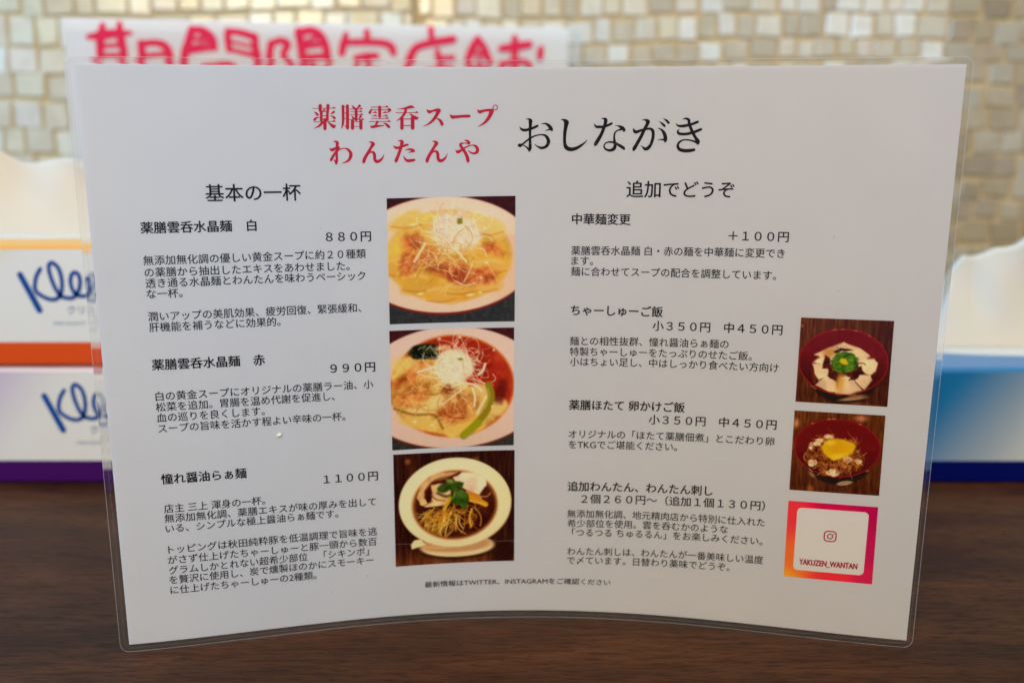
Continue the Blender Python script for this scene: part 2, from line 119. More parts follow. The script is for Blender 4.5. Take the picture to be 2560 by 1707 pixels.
DATA = json.loads(r'''{"T1":[[-69.92,196.75,1.08,-69.99,195.09,0.97],[-67.28,196.75,1.14,-67.41,195.16,0.86],[-72.53,195.78,0.21,-64.73,195.9,0.21],[-65.78,195.95,0.11,-65.31,196.12,0.5,-64.8,195.93,0.11],[-69.66,194.75,0.92,-69.78,191.84,0.92],[-67.56,194.89,0.86,-67.68,191.98,0.92],[-70.01,194.75,0.25,-67.08,194.75,0.25],[-69.37,193.37,0.25,-67.97,193.36,0.25],[-69.7,192.04,0.28,-67.33,192.03,0.28],[-68.52,195.37,0.58,-69.31,194.75,0.25],[-72.03,194.61,0.19,-71.42,194.2,0.62,-70.96,193.64,0.8],[-72.07,191.98,0.86,-71.49,192.54,0.62,-70.43,192.81,0.17],[-65.34,194.61,0.81,-65.91,194.26,0.56,-66.56,193.89,0.14],[-66.58,193.29,0.17,-65.75,193.02,0.63,-65.21,192.53,0.86],[-72.31,191.22,0.21,-64.9,191.37,0.21],[-65.95,191.43,0.11,-65.48,191.6,0.5,-64.97,191.4,0.11],[-68.52,191.98,1.06,-68.64,188.92,1.06],[-69.32,191.15,0.84,-70.63,189.83,0.67,-72.41,189.0,0.11],[-67.64,191.28,0.17,-66.55,190.31,0.81,-65.6,189.68,1.19,-65.02,190.02,0.42],[-62.19,196.58,0.92,-62.29,191.83,0.84,-62.61,189.88,0.56,-63.03,188.97,0.11],[-60.64,196.69,1.0,-60.84,189.1,1.01],[-61.72,190.01,0.17,-61.05,189.17,0.62],[-61.85,196.3,0.21,-60.87,196.3,0.21],[-61.81,194.26,0.21,-61.08,194.26,0.21],[-61.88,192.25,0.21,-61.15,192.25,0.21],[-59.03,196.76,0.28,-58.29,195.79,0.87],[-56.43,196.7,0.87,-57.52,195.58,0.25],[-59.91,195.58,0.21,-55.41,195.59,0.21],[-56.46,195.64,0.11,-55.99,195.81,0.5,-55.48,195.61,0.11],[-59.66,194.67,0.21,-55.58,194.67,0.21],[-56.63,194.72,0.11,-56.16,194.89,0.5,-55.65,194.69,0.11],[-59.84,193.64,0.21,-55.33,193.64,0.21],[-56.38,193.69,0.11,-55.91,193.86,0.5,-55.4,193.66,0.11],[-57.66,195.58,0.92,-57.78,191.96,0.93],[-59.22,193.22,0.25,-58.68,192.38,0.81],[-56.19,193.08,0.81,-56.93,192.1,0.25],[-60.1,192.01,0.21,-55.1,192.0,0.21],[-56.15,192.06,0.11,-55.68,192.23,0.51,-55.17,192.03,0.11],[-59.06,191.55,1.07,-59.15,189.06,1.07],[-56.17,191.54,1.07,-56.25,189.05,1.07],[-59.07,191.29,0.21,-56.18,191.29,0.21],[-59.13,189.66,0.21,-56.23,189.65,0.21],[-52.57,196.28,0.22,-46.48,196.29,0.23],[-47.54,196.34,0.11,-47.07,196.51,0.51,-46.55,196.32,0.11],[-49.53,196.29,0.98,-49.61,193.04,0.93],[-52.38,195.31,0.25,-46.36,195.31,0.25],[-52.38,195.45,0.48,-53.02,194.36,0.87],[-46.43,195.52,0.7,-45.94,195.24,0.87,-46.88,194.4,0.23],[-52.06,194.33,0.2,-50.5,194.33,0.2],[-51.56,194.39,0.11,-51.09,194.55,0.51,-50.57,194.36,0.11],[-48.66,194.33,0.2,-47.03,194.33,0.2],[-48.09,194.39,0.11,-47.62,194.55,0.51,-47.1,194.36,0.11],[-52.26,193.21,0.2,-50.53,193.21,0.2],[-51.59,193.27,0.11,-51.12,193.44,0.51,-50.6,193.24,0.11],[-48.69,193.21,0.2,-46.77,193.21,0.2],[-47.83,193.27,0.11,-47.36,193.44,0.51,-46.84,193.24,0.11],[-52.47,192.35,0.21,-46.51,192.34,0.21],[-47.57,192.4,0.11,-47.1,192.57,0.51,-46.58,192.37,0.11],[-53.28,191.33,0.23,-45.82,191.32,0.23],[-46.89,191.37,0.11,-46.42,191.54,0.51,-45.89,191.34,0.11],[-50.45,191.25,0.73,-51.12,189.99,0.65],[-52.83,189.85,0.28,-52.48,189.5,0.82,-50.91,189.71,0.79,-48.21,189.98,0.23],[-48.33,190.83,0.17,-47.34,190.33,0.79,-46.51,189.49,0.93,-46.44,189.28,0.51],[-37.42,196.04,0.2,-38.48,196.4,0.93,-40.35,195.94,0.71,-41.8,195.73,0.35,-43.37,195.62,0.11],[-43.9,194.36,0.23,-36.1,194.36,0.23],[-37.17,194.41,0.11,-36.69,194.58,0.51,-36.17,194.39,0.11],[-40.45,195.73,0.85,-40.77,194.33,0.85,-42.09,192.65,0.65,-43.75,191.59,0.11],[-39.1,194.05,0.2,-38.12,193.21,0.79,-36.85,192.5,1.14,-36.13,192.78,0.23],[-41.88,192.29,1.08,-41.95,189.01,1.08],[-38.14,192.5,1.22,-38.2,189.09,1.17],[-41.6,192.2,0.27,-38.43,192.19,0.27],[-41.65,189.94,0.27,-38.47,189.94,0.27],[-33.08,195.38,0.28,-32.37,194.68,1.06,-31.08,194.96,0.64,-29.5,195.31,0.99,-28.79,195.03,1.14],[-28.93,195.1,1.42,-29.52,193.91,1.07,-30.4,192.5,1.0,-31.57,191.23,0.78,-33.02,190.24,0.43,-34.39,189.68,0.11],[-29.83,192.5,0.17,-28.55,191.72,0.86,-27.84,190.52,1.07,-27.85,190.09,0.71],[-25.07,193.76,0.14,-24.22,192.92,1.14,-23.21,192.92,1.0,-21.05,193.09,0.88,-18.89,193.2,0.97,-18.1,193.2,0.79],[-15.35,195.46,0.17,-14.57,194.68,1.07,-13.12,195.03,0.78,-11.25,195.25,0.86,-10.24,194.89,1.14],[-10.32,194.96,1.57,-10.82,193.48,1.21,-11.84,191.92,1.0,-13.14,190.64,0.64,-15.17,189.44,0.11],[-8.23,196.16,0.27,-8.29,195.84,0.27,-8.46,195.57,0.27,-8.72,195.38,0.27,-9.02,195.32,0.27,-9.32,195.38,0.27,-9.58,195.57,0.27,-9.75,195.84,0.27,-9.81,196.16,0.27,-9.75,196.49,0.27,-9.58,196.76,0.27,-9.32,196.95,0.27,-9.02,197.01,0.27,-8.71,196.95,0.27,-8.46,196.76,0.27,-8.29,196.49,0.27,-8.23,196.16,0.27]],"T2":[[-65.9,184.61,0.12,-65.14,184.54,0.64,-64.57,184.01,1.11,-64.66,183.19,0.94,-64.79,181.9,1.0,-64.95,180.14,0.82,-64.96,178.26,0.88,-65.19,177.08,0.89,-65.26,176.72,0.47],[-67.34,182.22,0.18,-66.54,181.62,1.0,-65.35,182.14,0.82,-64.04,182.43,0.71],[-64.11,182.31,0.71,-65.16,180.97,0.71,-66.15,179.56,0.82,-66.91,178.16,0.88,-66.98,177.98,0.59],[-65.41,177.43,0.71,-65.96,178.38,0.16],[-64.8,181.08,0.35,-63.6,181.84,0.41,-62.17,182.12,0.35,-61.01,181.76,0.77,-60.1,180.58,1.06,-60.08,179.51,1.12,-60.66,178.22,0.89,-61.87,177.4,0.53,-63.42,176.88,0.09],[-53.71,184.37,0.09,-52.76,184.19,0.65,-52.19,183.59,1.3,-52.81,182.53,0.95,-54.06,180.53,1.01,-55.19,178.64,1.07,-55.64,177.34,1.07,-55.71,177.11,0.59],[-54.31,179.94,0.59,-53.1,180.76,0.53,-52.15,180.64,0.89,-51.76,179.69,1.01,-51.74,178.38,1.01,-51.17,177.54,1.13,-50.09,177.71,0.95,-48.99,178.72,0.54,-48.36,180.08,0.1],[-43.53,184.61,0.1,-42.63,184.67,0.59,-42.04,184.25,1.25,-42.25,183.07,1.01,-42.7,181.53,1.01,-43.47,179.51,1.02,-44.23,177.73,1.14,-44.3,177.37,0.72],[-45.12,183.02,0.12,-44.36,182.31,0.83,-43.4,182.25,0.89,-41.96,182.65,0.77,-40.61,183.18,0.77,-39.95,183.3,0.6],[-41.07,181.28,0.1,-39.92,181.69,0.54,-38.6,181.51,0.9,-37.95,181.15,0.96],[-38.5,180.91,0.6,-39.95,180.44,0.1],[-41.65,179.5,0.12,-41.07,178.3,0.66,-40.24,177.7,0.96,-39.04,177.75,1.02,-37.83,177.93,0.84],[-31.47,184.53,0.1,-30.51,184.35,0.66,-29.92,183.76,1.32,-30.53,182.69,0.96,-31.77,180.66,1.02,-32.88,178.76,1.08,-33.33,177.44,1.08,-33.39,177.2,0.6],[-32.02,180.07,0.6,-30.8,180.9,0.54,-29.84,180.78,0.9,-29.43,179.82,1.02,-29.39,178.5,1.02,-28.8,177.66,1.14,-27.71,177.83,0.96,-26.61,178.85,0.54,-25.99,180.22,0.1],[-20.03,184.78,0.1,-19.06,184.6,0.72,-18.34,183.94,0.96,-18.47,183.58,0.72],[-18.47,183.64,0.48,-19.91,183.76,0.3,-21.12,183.59,0.72,-21.37,182.99,0.9,-20.65,181.91,1.02,-19.94,180.84,1.02,-19.1,179.15,1.09,-18.75,177.59,1.15,-18.69,177.17,0.66],[-23.14,181.32,0.14,-22.48,180.72,1.02,-21.63,180.96,0.96,-20.41,181.79,0.6,-18.96,182.57,0.48,-17.26,183.04,0.36,-16.05,182.74,0.84,-15.33,181.66,1.08,-15.58,180.58,1.02,-16.67,180.17,0.72,-17.76,180.47,0.54,-18.84,181.31,0.1]],"T3":[[1.81,192.06,0.14,2.82,192.13,0.57,3.4,191.63,1.29,3.44,190.42,1.08,3.35,188.71,0.93,3.33,186.14,0.79,3.39,183.85,0.94,3.4,182.13,1.08,3.12,181.12,0.8,3.07,180.76,0.29],[2.89,181.55,0.72,1.87,182.56,0.43,0.78,183.06,0.29],[-0.6,182.99,0.87,-0.17,182.99,1.37,0.56,183.28,0.72,2.0,184.42,0.58,3.45,185.5,0.65,5.33,186.36,0.5,7.35,186.69,0.46,8.95,186.29,0.86,9.83,184.85,1.15,9.78,183.56,1.15,8.85,182.41,0.94,7.4,182.05,0.87,6.08,182.56,0.51,4.92,183.35,0.12],[-0.42,189.43,0.14,0.38,188.57,0.79,1.54,188.29,0.93,3.13,188.64,0.86,4.58,189.14,0.86,5.95,189.78,0.79],[7.24,190.45,0.11,8.76,190.57,0.57,10.07,189.78,1.08,10.87,188.71,1.08,11.1,188.22,0.65],[10.8,188.57,0.72,9.65,188.43,0.43,8.71,188.0,0.11],[14.15,191.99,0.11,15.24,191.85,0.72,16.11,191.07,1.72,16.06,190.0,1.36,15.73,187.86,1.15,15.62,185.43,1.01,15.72,183.57,1.08,16.4,182.13,1.37,18.01,181.56,1.3,19.88,181.99,1.08,21.6,183.0,0.79,23.03,184.15,0.43,23.66,184.94,0.12],[28.4,192.35,0.11,29.33,192.28,0.57,29.99,191.92,1.21,29.88,190.58,1.07,29.41,189.01,1.07,28.6,186.88,1.08,27.49,184.87,1.22,26.66,183.44,1.22,26.45,183.08,0.72],[25.85,190.57,0.11,26.66,189.58,0.79,27.82,189.44,0.93,29.4,189.51,0.86,30.82,190.01,0.86,32.17,190.61,0.71],[33.37,189.87,0.11,34.45,189.8,0.43,35.76,189.16,1.21,36.57,188.45,1.0,36.51,187.96,0.57],[35.63,188.6,0.71,34.21,188.17,0.43,33.37,187.31,0.57,33.15,185.89,0.64,33.38,184.17,0.86,33.56,182.89,1.01,33.08,181.74,1.15,31.65,181.23,0.86,30.2,181.73,0.65,29.67,182.66,0.5,30.15,183.74,0.43,31.58,184.17,0.57,33.31,183.96,0.72,34.92,183.1,0.93,36.39,182.18,1.01,36.76,181.75,0.72],[42.75,191.86,0.11,43.96,191.86,0.64,44.77,191.3,1.42,44.59,190.31,1.06,43.78,188.75,1.07,42.72,186.34,1.07,41.37,183.77,1.14,40.35,181.91,1.22,40.15,181.41,0.79],[39.77,189.03,0.14,40.16,188.04,0.93,40.82,187.68,1.07,42.09,188.11,0.85,43.79,188.61,0.71,45.5,188.83,0.78,46.51,188.33,0.99,46.84,187.06,1.0,46.69,185.21,1.0,46.12,183.36,1.0,45.16,182.07,1.14,44.16,181.78,1.07,43.58,182.21,0.64,42.62,182.99,0.11],[48.27,189.04,0.11,49.49,188.62,0.57,50.53,187.49,1.06,51.08,186.08,1.21,51.2,184.94,1.14,51.08,184.44,0.71],[50.91,185.08,0.85,49.77,185.08,0.43,48.42,184.93,0.11],[48.75,191.37,0.11,49.84,190.6,0.64,50.66,189.82,0.78,50.73,189.61,0.42],[50.13,192.36,0.11,51.22,191.73,0.64,52.03,190.88,0.78,52.08,190.67,0.42],[54.52,190.68,0.14,55.4,189.9,0.64,56.82,189.77,0.92,58.65,190.05,0.92,60.46,190.55,0.84,61.98,191.18,0.84,62.26,191.21,0.63],[55.88,188.78,0.11,55.34,187.93,0.64,55.94,187.15,0.92,58.07,187.02,0.92,60.18,187.45,0.92,61.98,188.09,0.92,63.36,188.66,0.84],[56.8,192.08,0.11,57.98,192.37,0.63,58.99,191.88,0.91,59.18,190.75,0.91,59.82,189.07,0.99,60.75,187.24,0.99,61.67,185.69,0.99,62.42,184.71,1.27,62.53,183.86,0.99,62.26,183.5,0.42],[62.3,184.14,0.99,61.01,184.56,0.64,59.29,184.97,0.5,57.45,184.97,0.5,56.07,184.18,0.71,55.55,182.97,0.85,56.17,181.77,1.07,57.75,181.28,1.14,59.74,181.29,1.14,61.29,181.58,0.92]],"LOGO":[[-257.18,113.11,2.28,-248.54,94.27,2.42],[-246.36,116.08,1.61,-248.78,112.06,1.61,-249.96,107.15,1.61,-249.59,104.51,1.61,-247.51,102.4,1.61,-243.84,100.39,1.61,-240.4,99.93,1.61,-237.48,101.51,1.61,-235.85,105.74,1.61,-235.65,111.36,1.61,-236.96,116.6,1.61,-239.85,119.32,1.61,-241.79,117.65,1.61,-241.43,112.76,1.61,-239.52,106.44,1.61,-237.4,102.57,1.61,-235.42,101.16,1.61,-231.98,100.63,1.61,-229.47,101.51,1.61,-227.04,105.04,1.61,-225.97,109.95,1.61,-226.76,113.11,1.61,-228.48,114.23,1.61,-230.33,112.76,1.61,-231.08,108.55,1.61,-229.95,104.33,1.61,-228.02,102.22,1.61,-224.23,101.8,1.61,-220.98,103.28,1.61,-218.55,107.85,1.61,-218.27,111.71,1.61,-219.52,113.46,1.61,-221.36,112.06,1.61,-222.03,107.85,1.61,-220.93,103.98,1.61,-218.62,102.22,1.61,-215.12,102.57,1.61,-212.8,105.74,1.61,-211.82,109.6,1.61,-210.9,112.76,1.61,-210.91,107.85,1.61,-211.29,102.57,1.61,-209.52,107.85,1.61,-206.81,111.71,1.61,-205.2,109.95,1.61,-205.2,105.04,1.61,-203.28,102.57,1.61,-200.38,104.33,1.61,-198.37,108.2,1.61,-198.46,112.06,1.61,-200.12,113.11,1.61,-201.38,109.95,1.61,-201.02,105.04,1.61,-198.76,102.57,1.61,-195.2,103.63,1.61,-189.74,112.76,1.61],[-195.64,112.76,1.61,-193.19,107.85,1.61,-189.05,101.87,1.61]],"SIGN":[[25.1,255.8,3.6,23.1,246.6,5.4,22.1,234.7,4.5,20.7,217.0,5.0],[36.1,257.2,3.3,36.4,246.8,5.4,37.9,234.9,4.5,37.1,217.1,5.0],[15.5,247.9,3.3,23.7,249.0,5.6,31.5,250.3,5.6,42.9,251.0,2.7],[23.2,241.7,2.7,37.3,243.0,2.7],[22.7,235.5,3.1,37.6,236.1,3.1],[17.4,215.3,5.0,47.5,218.0,5.0],[23.5,212.2,4.5,18.1,202.4,3.6],[34.5,212.2,4.5,41.0,204.1,4.1],[49.5,244.3,4.5,49.8,235.0,5.0,48.5,221.2,5.0,41.7,202.5,4.1],[49.1,243.5,4.2,58.7,244.7,4.2,65.3,242.5,5.1,68.1,235.3,5.2,68.2,217.3,5.0,66.6,202.5,5.4,61.8,204.1,2.7],[50.2,235.8,3.1,67.0,237.3,3.1],[49.5,224.5,3.6,67.1,225.5,3.6],[84.2,254.2,5.0,81.1,244.4,5.4,78.2,235.4,5.2,74.6,200.9,5.2],[84.0,253.7,4.5,91.3,253.3,5.4,96.7,247.9,6.8,98.8,241.8,4.5],[83.7,247.7,2.7,91.0,247.8,3.1,90.3,251.0,1.8],[81.7,241.9,2.3,95.7,245.4,2.2],[80.4,238.7,3.1,89.0,240.4,3.3,98.8,241.8,3.3],[108.6,253.4,4.5,108.5,247.3,4.5,109.0,240.7,4.2],[108.4,253.6,4.0,118.2,252.4,4.5,127.2,249.6,5.0],[127.2,250.1,4.7,127.2,241.0,5.2,128.2,235.2,5.4,126.8,202.6,5.4,121.0,204.3,2.7],[109.7,246.5,2.3,124.4,243.4,2.2],[108.6,241.1,3.1,116.8,239.2,3.1,125.8,237.2,3.6],[91.6,229.0,4.5,90.6,209.2,4.5],[91.6,229.0,4.2,111.3,229.2,4.2,110.4,209.3,4.5],[91.1,219.1,3.6,110.8,219.3,3.6],[90.6,209.2,4.2,110.4,209.3,4.2],[138.4,245.7,4.6,136.9,235.0,5.0,135.1,202.8,5.0],[138.1,244.9,4.3,144.7,247.6,4.3,150.0,245.1,5.0,146.6,237.4,4.3,151.7,230.6,4.3,149.1,222.9,4.3,142.9,222.9,3.3],[158.6,253.6,6.4,159.3,245.0,5.2,160.4,235.5,5.7,160.6,215.3,5.2,173.1,219.2,3.1],[158.6,253.1,4.7,166.0,254.9,5.4,172.7,252.4,5.8,176.9,245.3,5.4,178.5,235.7,5.4],[161.8,247.0,2.5,174.1,251.0,2.9],[161.7,243.6,4.1,175.9,245.8,3.7],[160.9,236.5,3.9,178.6,237.2,4.3],[166.6,231.7,4.6,173.1,219.2,4.6,182.7,211.5,4.6],[178.4,230.9,4.1,171.3,225.0,3.1],[192.4,252.8,3.7,190.2,245.5,5.2,188.8,239.2,4.5],[190.8,247.0,4.1,207.8,247.6,4.5,219.8,247.0,4.7,225.4,244.6,5.2,227.0,240.3,4.7],[207.7,255.0,4.1,207.8,247.7,4.1],[198.9,236.0,4.1,207.5,237.6,4.7,214.6,237.9,4.1],[207.5,236.1,4.1,206.9,215.6,4.3],[207.2,227.3,3.9,215.3,227.4,3.9],[199.3,231.1,4.1,197.0,219.4,4.1,190.7,211.6,4.1],[196.9,217.5,4.1,210.9,211.7,4.3,227.2,210.7,4.3],[255.5,257.9,4.1,256.2,249.5,4.3],[272.4,250.6,5.4,259.9,248.6,5.2,248.4,246.0,5.0,242.7,242.9,5.2,239.0,235.5,5.8,233.6,223.6,5.2,228.2,211.7,4.1],[260.3,242.2,3.7,261.2,229.8,4.3],[261.8,236.8,3.5,272.2,237.4,3.5],[252.3,227.8,4.3,252.1,213.8,4.3],[252.3,227.8,4.1,271.1,229.0,4.1,269.9,213.9,4.3],[252.1,214.8,3.9,269.9,214.9,3.9],[291.3,252.1,3.5,287.6,245.1,5.8,284.4,238.1,5.2,282.7,233.1,4.1],[291.3,252.1,3.5,295.6,245.2,5.4,298.7,238.3,5.4,300.8,235.3,4.1],[288.6,241.6,2.7,293.4,240.2,2.9],[284.8,230.1,3.7,298.7,230.7,3.7],[291.8,236.2,3.5,291.7,222.1,3.7],[285.8,223.1,3.5,285.8,212.0,3.7,298.6,212.1,3.7,298.6,223.2,3.5,285.8,223.1,3.5],[309.4,244.6,4.3,320.2,246.1,5.4,332.1,248.0,5.0],[320.4,252.6,4.3,320.4,244.6,5.2,320.2,234.5,4.7,320.2,210.1,4.7],[309.4,233.4,4.1,308.8,211.1,4.1],[309.4,233.4,3.7,331.1,234.1,3.7,332.2,211.2,4.1],[309.4,226.3,3.5,331.1,226.5,3.5],[309.4,219.2,3.5,331.1,219.4,3.5],[341.1,244.9,4.5,340.7,238.8,4.7]],"LINES":[["基本の一杯",-110.0,-77.9,167.4,-0.0079],["薬膳雲呑水晶麺　白",-132.1,-93.7,155.96,-0.0021],["８８０円",-69.8,-53.9,151.16,-0.0047],["無添加無化調の優しい黄金スープに約２０種類",-132.1,-55.9,144.66,0.0016],["の薬膳から抽出したエキスをあわせました。",-132.0,null,140.5,null],["透き通る水晶麺とわんたんを味わうベーシック",-132.0,-56.3,136.74,-0.0001],["な一杯。",-131.9,null,132.95,null],["潤いアップの美肌効果、疲労回復、緊張緩和、",-132.1,null,124.93,null],["肝機能を補うなどに効果的。",-132.0,null,121.08,null],["薬膳雲呑水晶麺　赤",-132.1,-93.4,107.51,-0.0074],["９９０円",-70.1,-53.8,102.5,-0.0027],["白の黄金スープにオリジナルの薬膳ラー油、小",-131.8,-54.7,95.88,-0.0017],["松菜を追加。胃腸を温め代謝を促進し、",-132.0,null,91.9,null],["血の巡りを良くします。",-132.0,null,87.9,null],["スープの旨味を活かす程よい辛味の一杯。",-131.8,null,83.85,null],["憧れ醤油らぁ麺",-132.2,-102.3,64.57,-0.0023],["１１００円",-74.3,-54.0,59.43,0.0021],["店主三上渾身の一杯。",-132.1,null,53.11,null],["無添加無化調、薬膳エキスが味の厚みを出して",-132.2,-55.0,49.28,-0.0041],["いる、シンプルな極上醤油らぁ麺です。",-132.1,null,45.28,null],["トッピングは秋田純粋豚を低温調理で旨味を逃",-131.8,-54.9,36.97,-0.0043],["がさず仕上げたちゃーしゅーと豚一頭から数百",-132.3,-55.2,32.81,-0.0049],["グラムしかとれない超希少部位　「シキンボ」",-132.2,null,28.64,null],["を贅沢に使用し、炭で燻製ほのかにスモーキー",-132.3,null,24.79,null],["に仕上げたちゃーしゅーの2種類。",-132.2,null,20.66,null],["追加でどうぞ",38.1,75.9,167.55,0.0059],["中華麺変更",18.8,39.8,156.68,-0.0021],["＋１００円",74.8,95.6,151.45,0.0047],["薬膳雲呑水晶麺白・赤の麺を中華麺に変更でき",18.7,94.6,145.11,0.006],["ます。",18.8,null,141.37,null],["麺に合わせてスープの配合を調整しています。",18.7,92.2,137.38,0.0024],["ちゃーしゅーご飯",19.0,52.6,122.81,-0.0006],["小３５０円　中４５０円",49.1,95.6,117.51,0.0065],["麺との相性抜群、憧れ醤油らぁ麺の",18.7,76.9,111.04,0.008],["特製ちゃーしゅーをたっぷりのせたご飯。",18.8,null,106.96,null],["小はちょい足し、中はしっかり食べたい方向け",18.9,95.2,103.03,0.0059],["薬膳ほたて卵かけご飯",18.9,62.1,86.04,0.0085],["小３５０円　中４５０円",49.0,95.8,81.13,0.0145],["オリジナルの「ほたて薬膳佃煮」とこだわり卵",18.9,95.4,74.39,0.0107],["をTKGでご堪能ください。",19.0,null,70.18,null],["追加わんたん、わんたん刺し",18.9,74.0,53.06,0.0148],["２個２６０円～（追加１個１３０円）",24.2,93.6,47.99,0.0217],["無添加無化調、地元精肉店から特別に仕入れた",18.9,94.0,41.65,0.0148],["希少部位を使用。雲を呑むかのような",19.0,null,37.64,null],["「つるつるちゅるるん」をお楽しみください。",20.9,null,33.81,null],["わんたん刺しは、わんたんが一番美味しい温度",19.1,94.3,25.76,0.021],["で〆ています。日替わり薬味でどうぞ。",19.1,null,21.93,null],["最新情報はTWITTER、INSTAGRAMをご確認ください",-36.9,36.3,12.59,0.0045]],"Q":{"p1":[[-47.92,164.45],[-1.73,165.02],[-1.87,118.49],[-48.0,118.26]],"p2":[[-48.22,115.8],[-2.03,116.16],[-2.02,69.77],[-48.26,69.21]],"p3":[[-47.97,67.45],[-1.68,67.82],[-1.68,21.54],[-48.1,21.09]],"p4":[[101.79,122.67],[133.43,122.82],[133.81,91.26],[101.94,91.16]],"p5":[[101.85,87.81],[133.5,87.96],[133.86,57.16],[102.04,56.78]],"p6":[[102.01,52.42],[133.93,52.71],[134.35,21.76],[102.25,21.61]],"panel":[[105.17,49.87],[130.72,50.46],[131.21,25.08],[105.58,24.64]],"emblem":[[115.66,41.5],[120.1,41.76],[120.23,37.58],[115.84,37.39]],"name":[[107.69,28.04],[128.53,28.58]],"nameh":[[107.59,29.61],[107.63,27.25]]}}''')

# ------------------------------------------------------------------ setting: table and mosaic wall
WALLY = .560
def make_table():
    m = mat('table_wood', rough=.40, spec=.09); n, l, b = nodes(m)
    tc = n.new('ShaderNodeTexCoord')
    def noise(scale, sx, sy, det=5, dist=0.):
        mp = n.new('ShaderNodeMapping'); mp.inputs['Scale'].default_value = (sx, sy, 1); l.new(tc.outputs['Object'], mp.inputs[0])
        t = n.new('ShaderNodeTexNoise'); t.inputs['Scale'].default_value = scale; t.inputs['Detail'].default_value = det; t.inputs['Distortion'].default_value = dist
        l.new(mp.outputs[0], t.inputs['Vector']); return t.outputs[0]
    broad = noise(1, 6, 24, 5, .8); grain = noise(1, 42, 420, 7, .35); pore = noise(1, 120, 1000, 3, .15)
    r1 = ramp(n, [(.30, (.026, .0092, .0037)), (.50, (.053, .0182, .0068)), (.70, (.082, .0290, .0103))]); l.new(broad, r1.inputs[0])
    r2 = ramp(n, [(.30, (.52, .47, .45)), (.50, (1, 1, 1)), (.70, (1.35, 1.30, 1.26))]); l.new(grain, r2.inputs[0])
    r3 = ramp(n, [(.37, (.38, .34, .32)), (.47, (1, 1, 1))]); l.new(pore, r3.inputs[0])
    prev = r1.outputs[0]
    for r in (r2, r3):
        mx = n.new('ShaderNodeMix'); mx.data_type = 'RGBA'; mx.blend_type = 'MULTIPLY'; mx.inputs[0].default_value = .85
        l.new(prev, mx.inputs[6]); l.new(r.outputs[0], mx.inputs[7]); prev = mx.outputs[2]
    # a few pale specks of dust
    sp = n.new('ShaderNodeTexVoronoi'); sp.inputs['Scale'].default_value = 130; l.new(tc.outputs['Object'], sp.inputs['Vector'])
    rs = ramp(n, [(.018, (1, 1, 1)), (.03, (0, 0, 0))]); l.new(sp.outputs['Distance'], rs.inputs[0])
    gt = n.new('ShaderNodeMath'); gt.operation = 'GREATER_THAN'; gt.inputs[1].default_value = .93; l.new(sp.outputs['Color'], gt.inputs[0])
    mu = n.new('ShaderNodeMath'); mu.operation = 'MULTIPLY'; l.new(rs.outputs[0], mu.inputs[0]); l.new(gt.outputs[0], mu.inputs[1])
    mx = n.new('ShaderNodeMix'); mx.data_type = 'RGBA'; mx.inputs[7].default_value = (.42, .32, .22, 1)
    l.new(mu.outputs[0], mx.inputs[0]); l.new(prev, mx.inputs[6]); l.new(mx.outputs[2], b.inputs['Base Color'])
    rr = n.new('ShaderNodeMapRange'); rr.inputs[3].default_value = .34; rr.inputs[4].default_value = .50; l.new(broad, rr.inputs[0]); l.new(rr.outputs[0], b.inputs['Roughness'])
    bp = n.new('ShaderNodeBump'); bp.inputs['Strength'].default_value = .12; bp.inputs['Distance'].default_value = .0004; l.new(grain, bp.inputs['Height']); l.new(bp.outputs[0], b.inputs['Normal'])
    g = Geo(); g.box(-1.3, 1.3, -.36, WALLY+.02, -.03, 0)
    o = g.build('table', m); tag(o, 'dark brown wooden table top with fine horizontal grain', 'table', kind='structure'); return o
make_table()

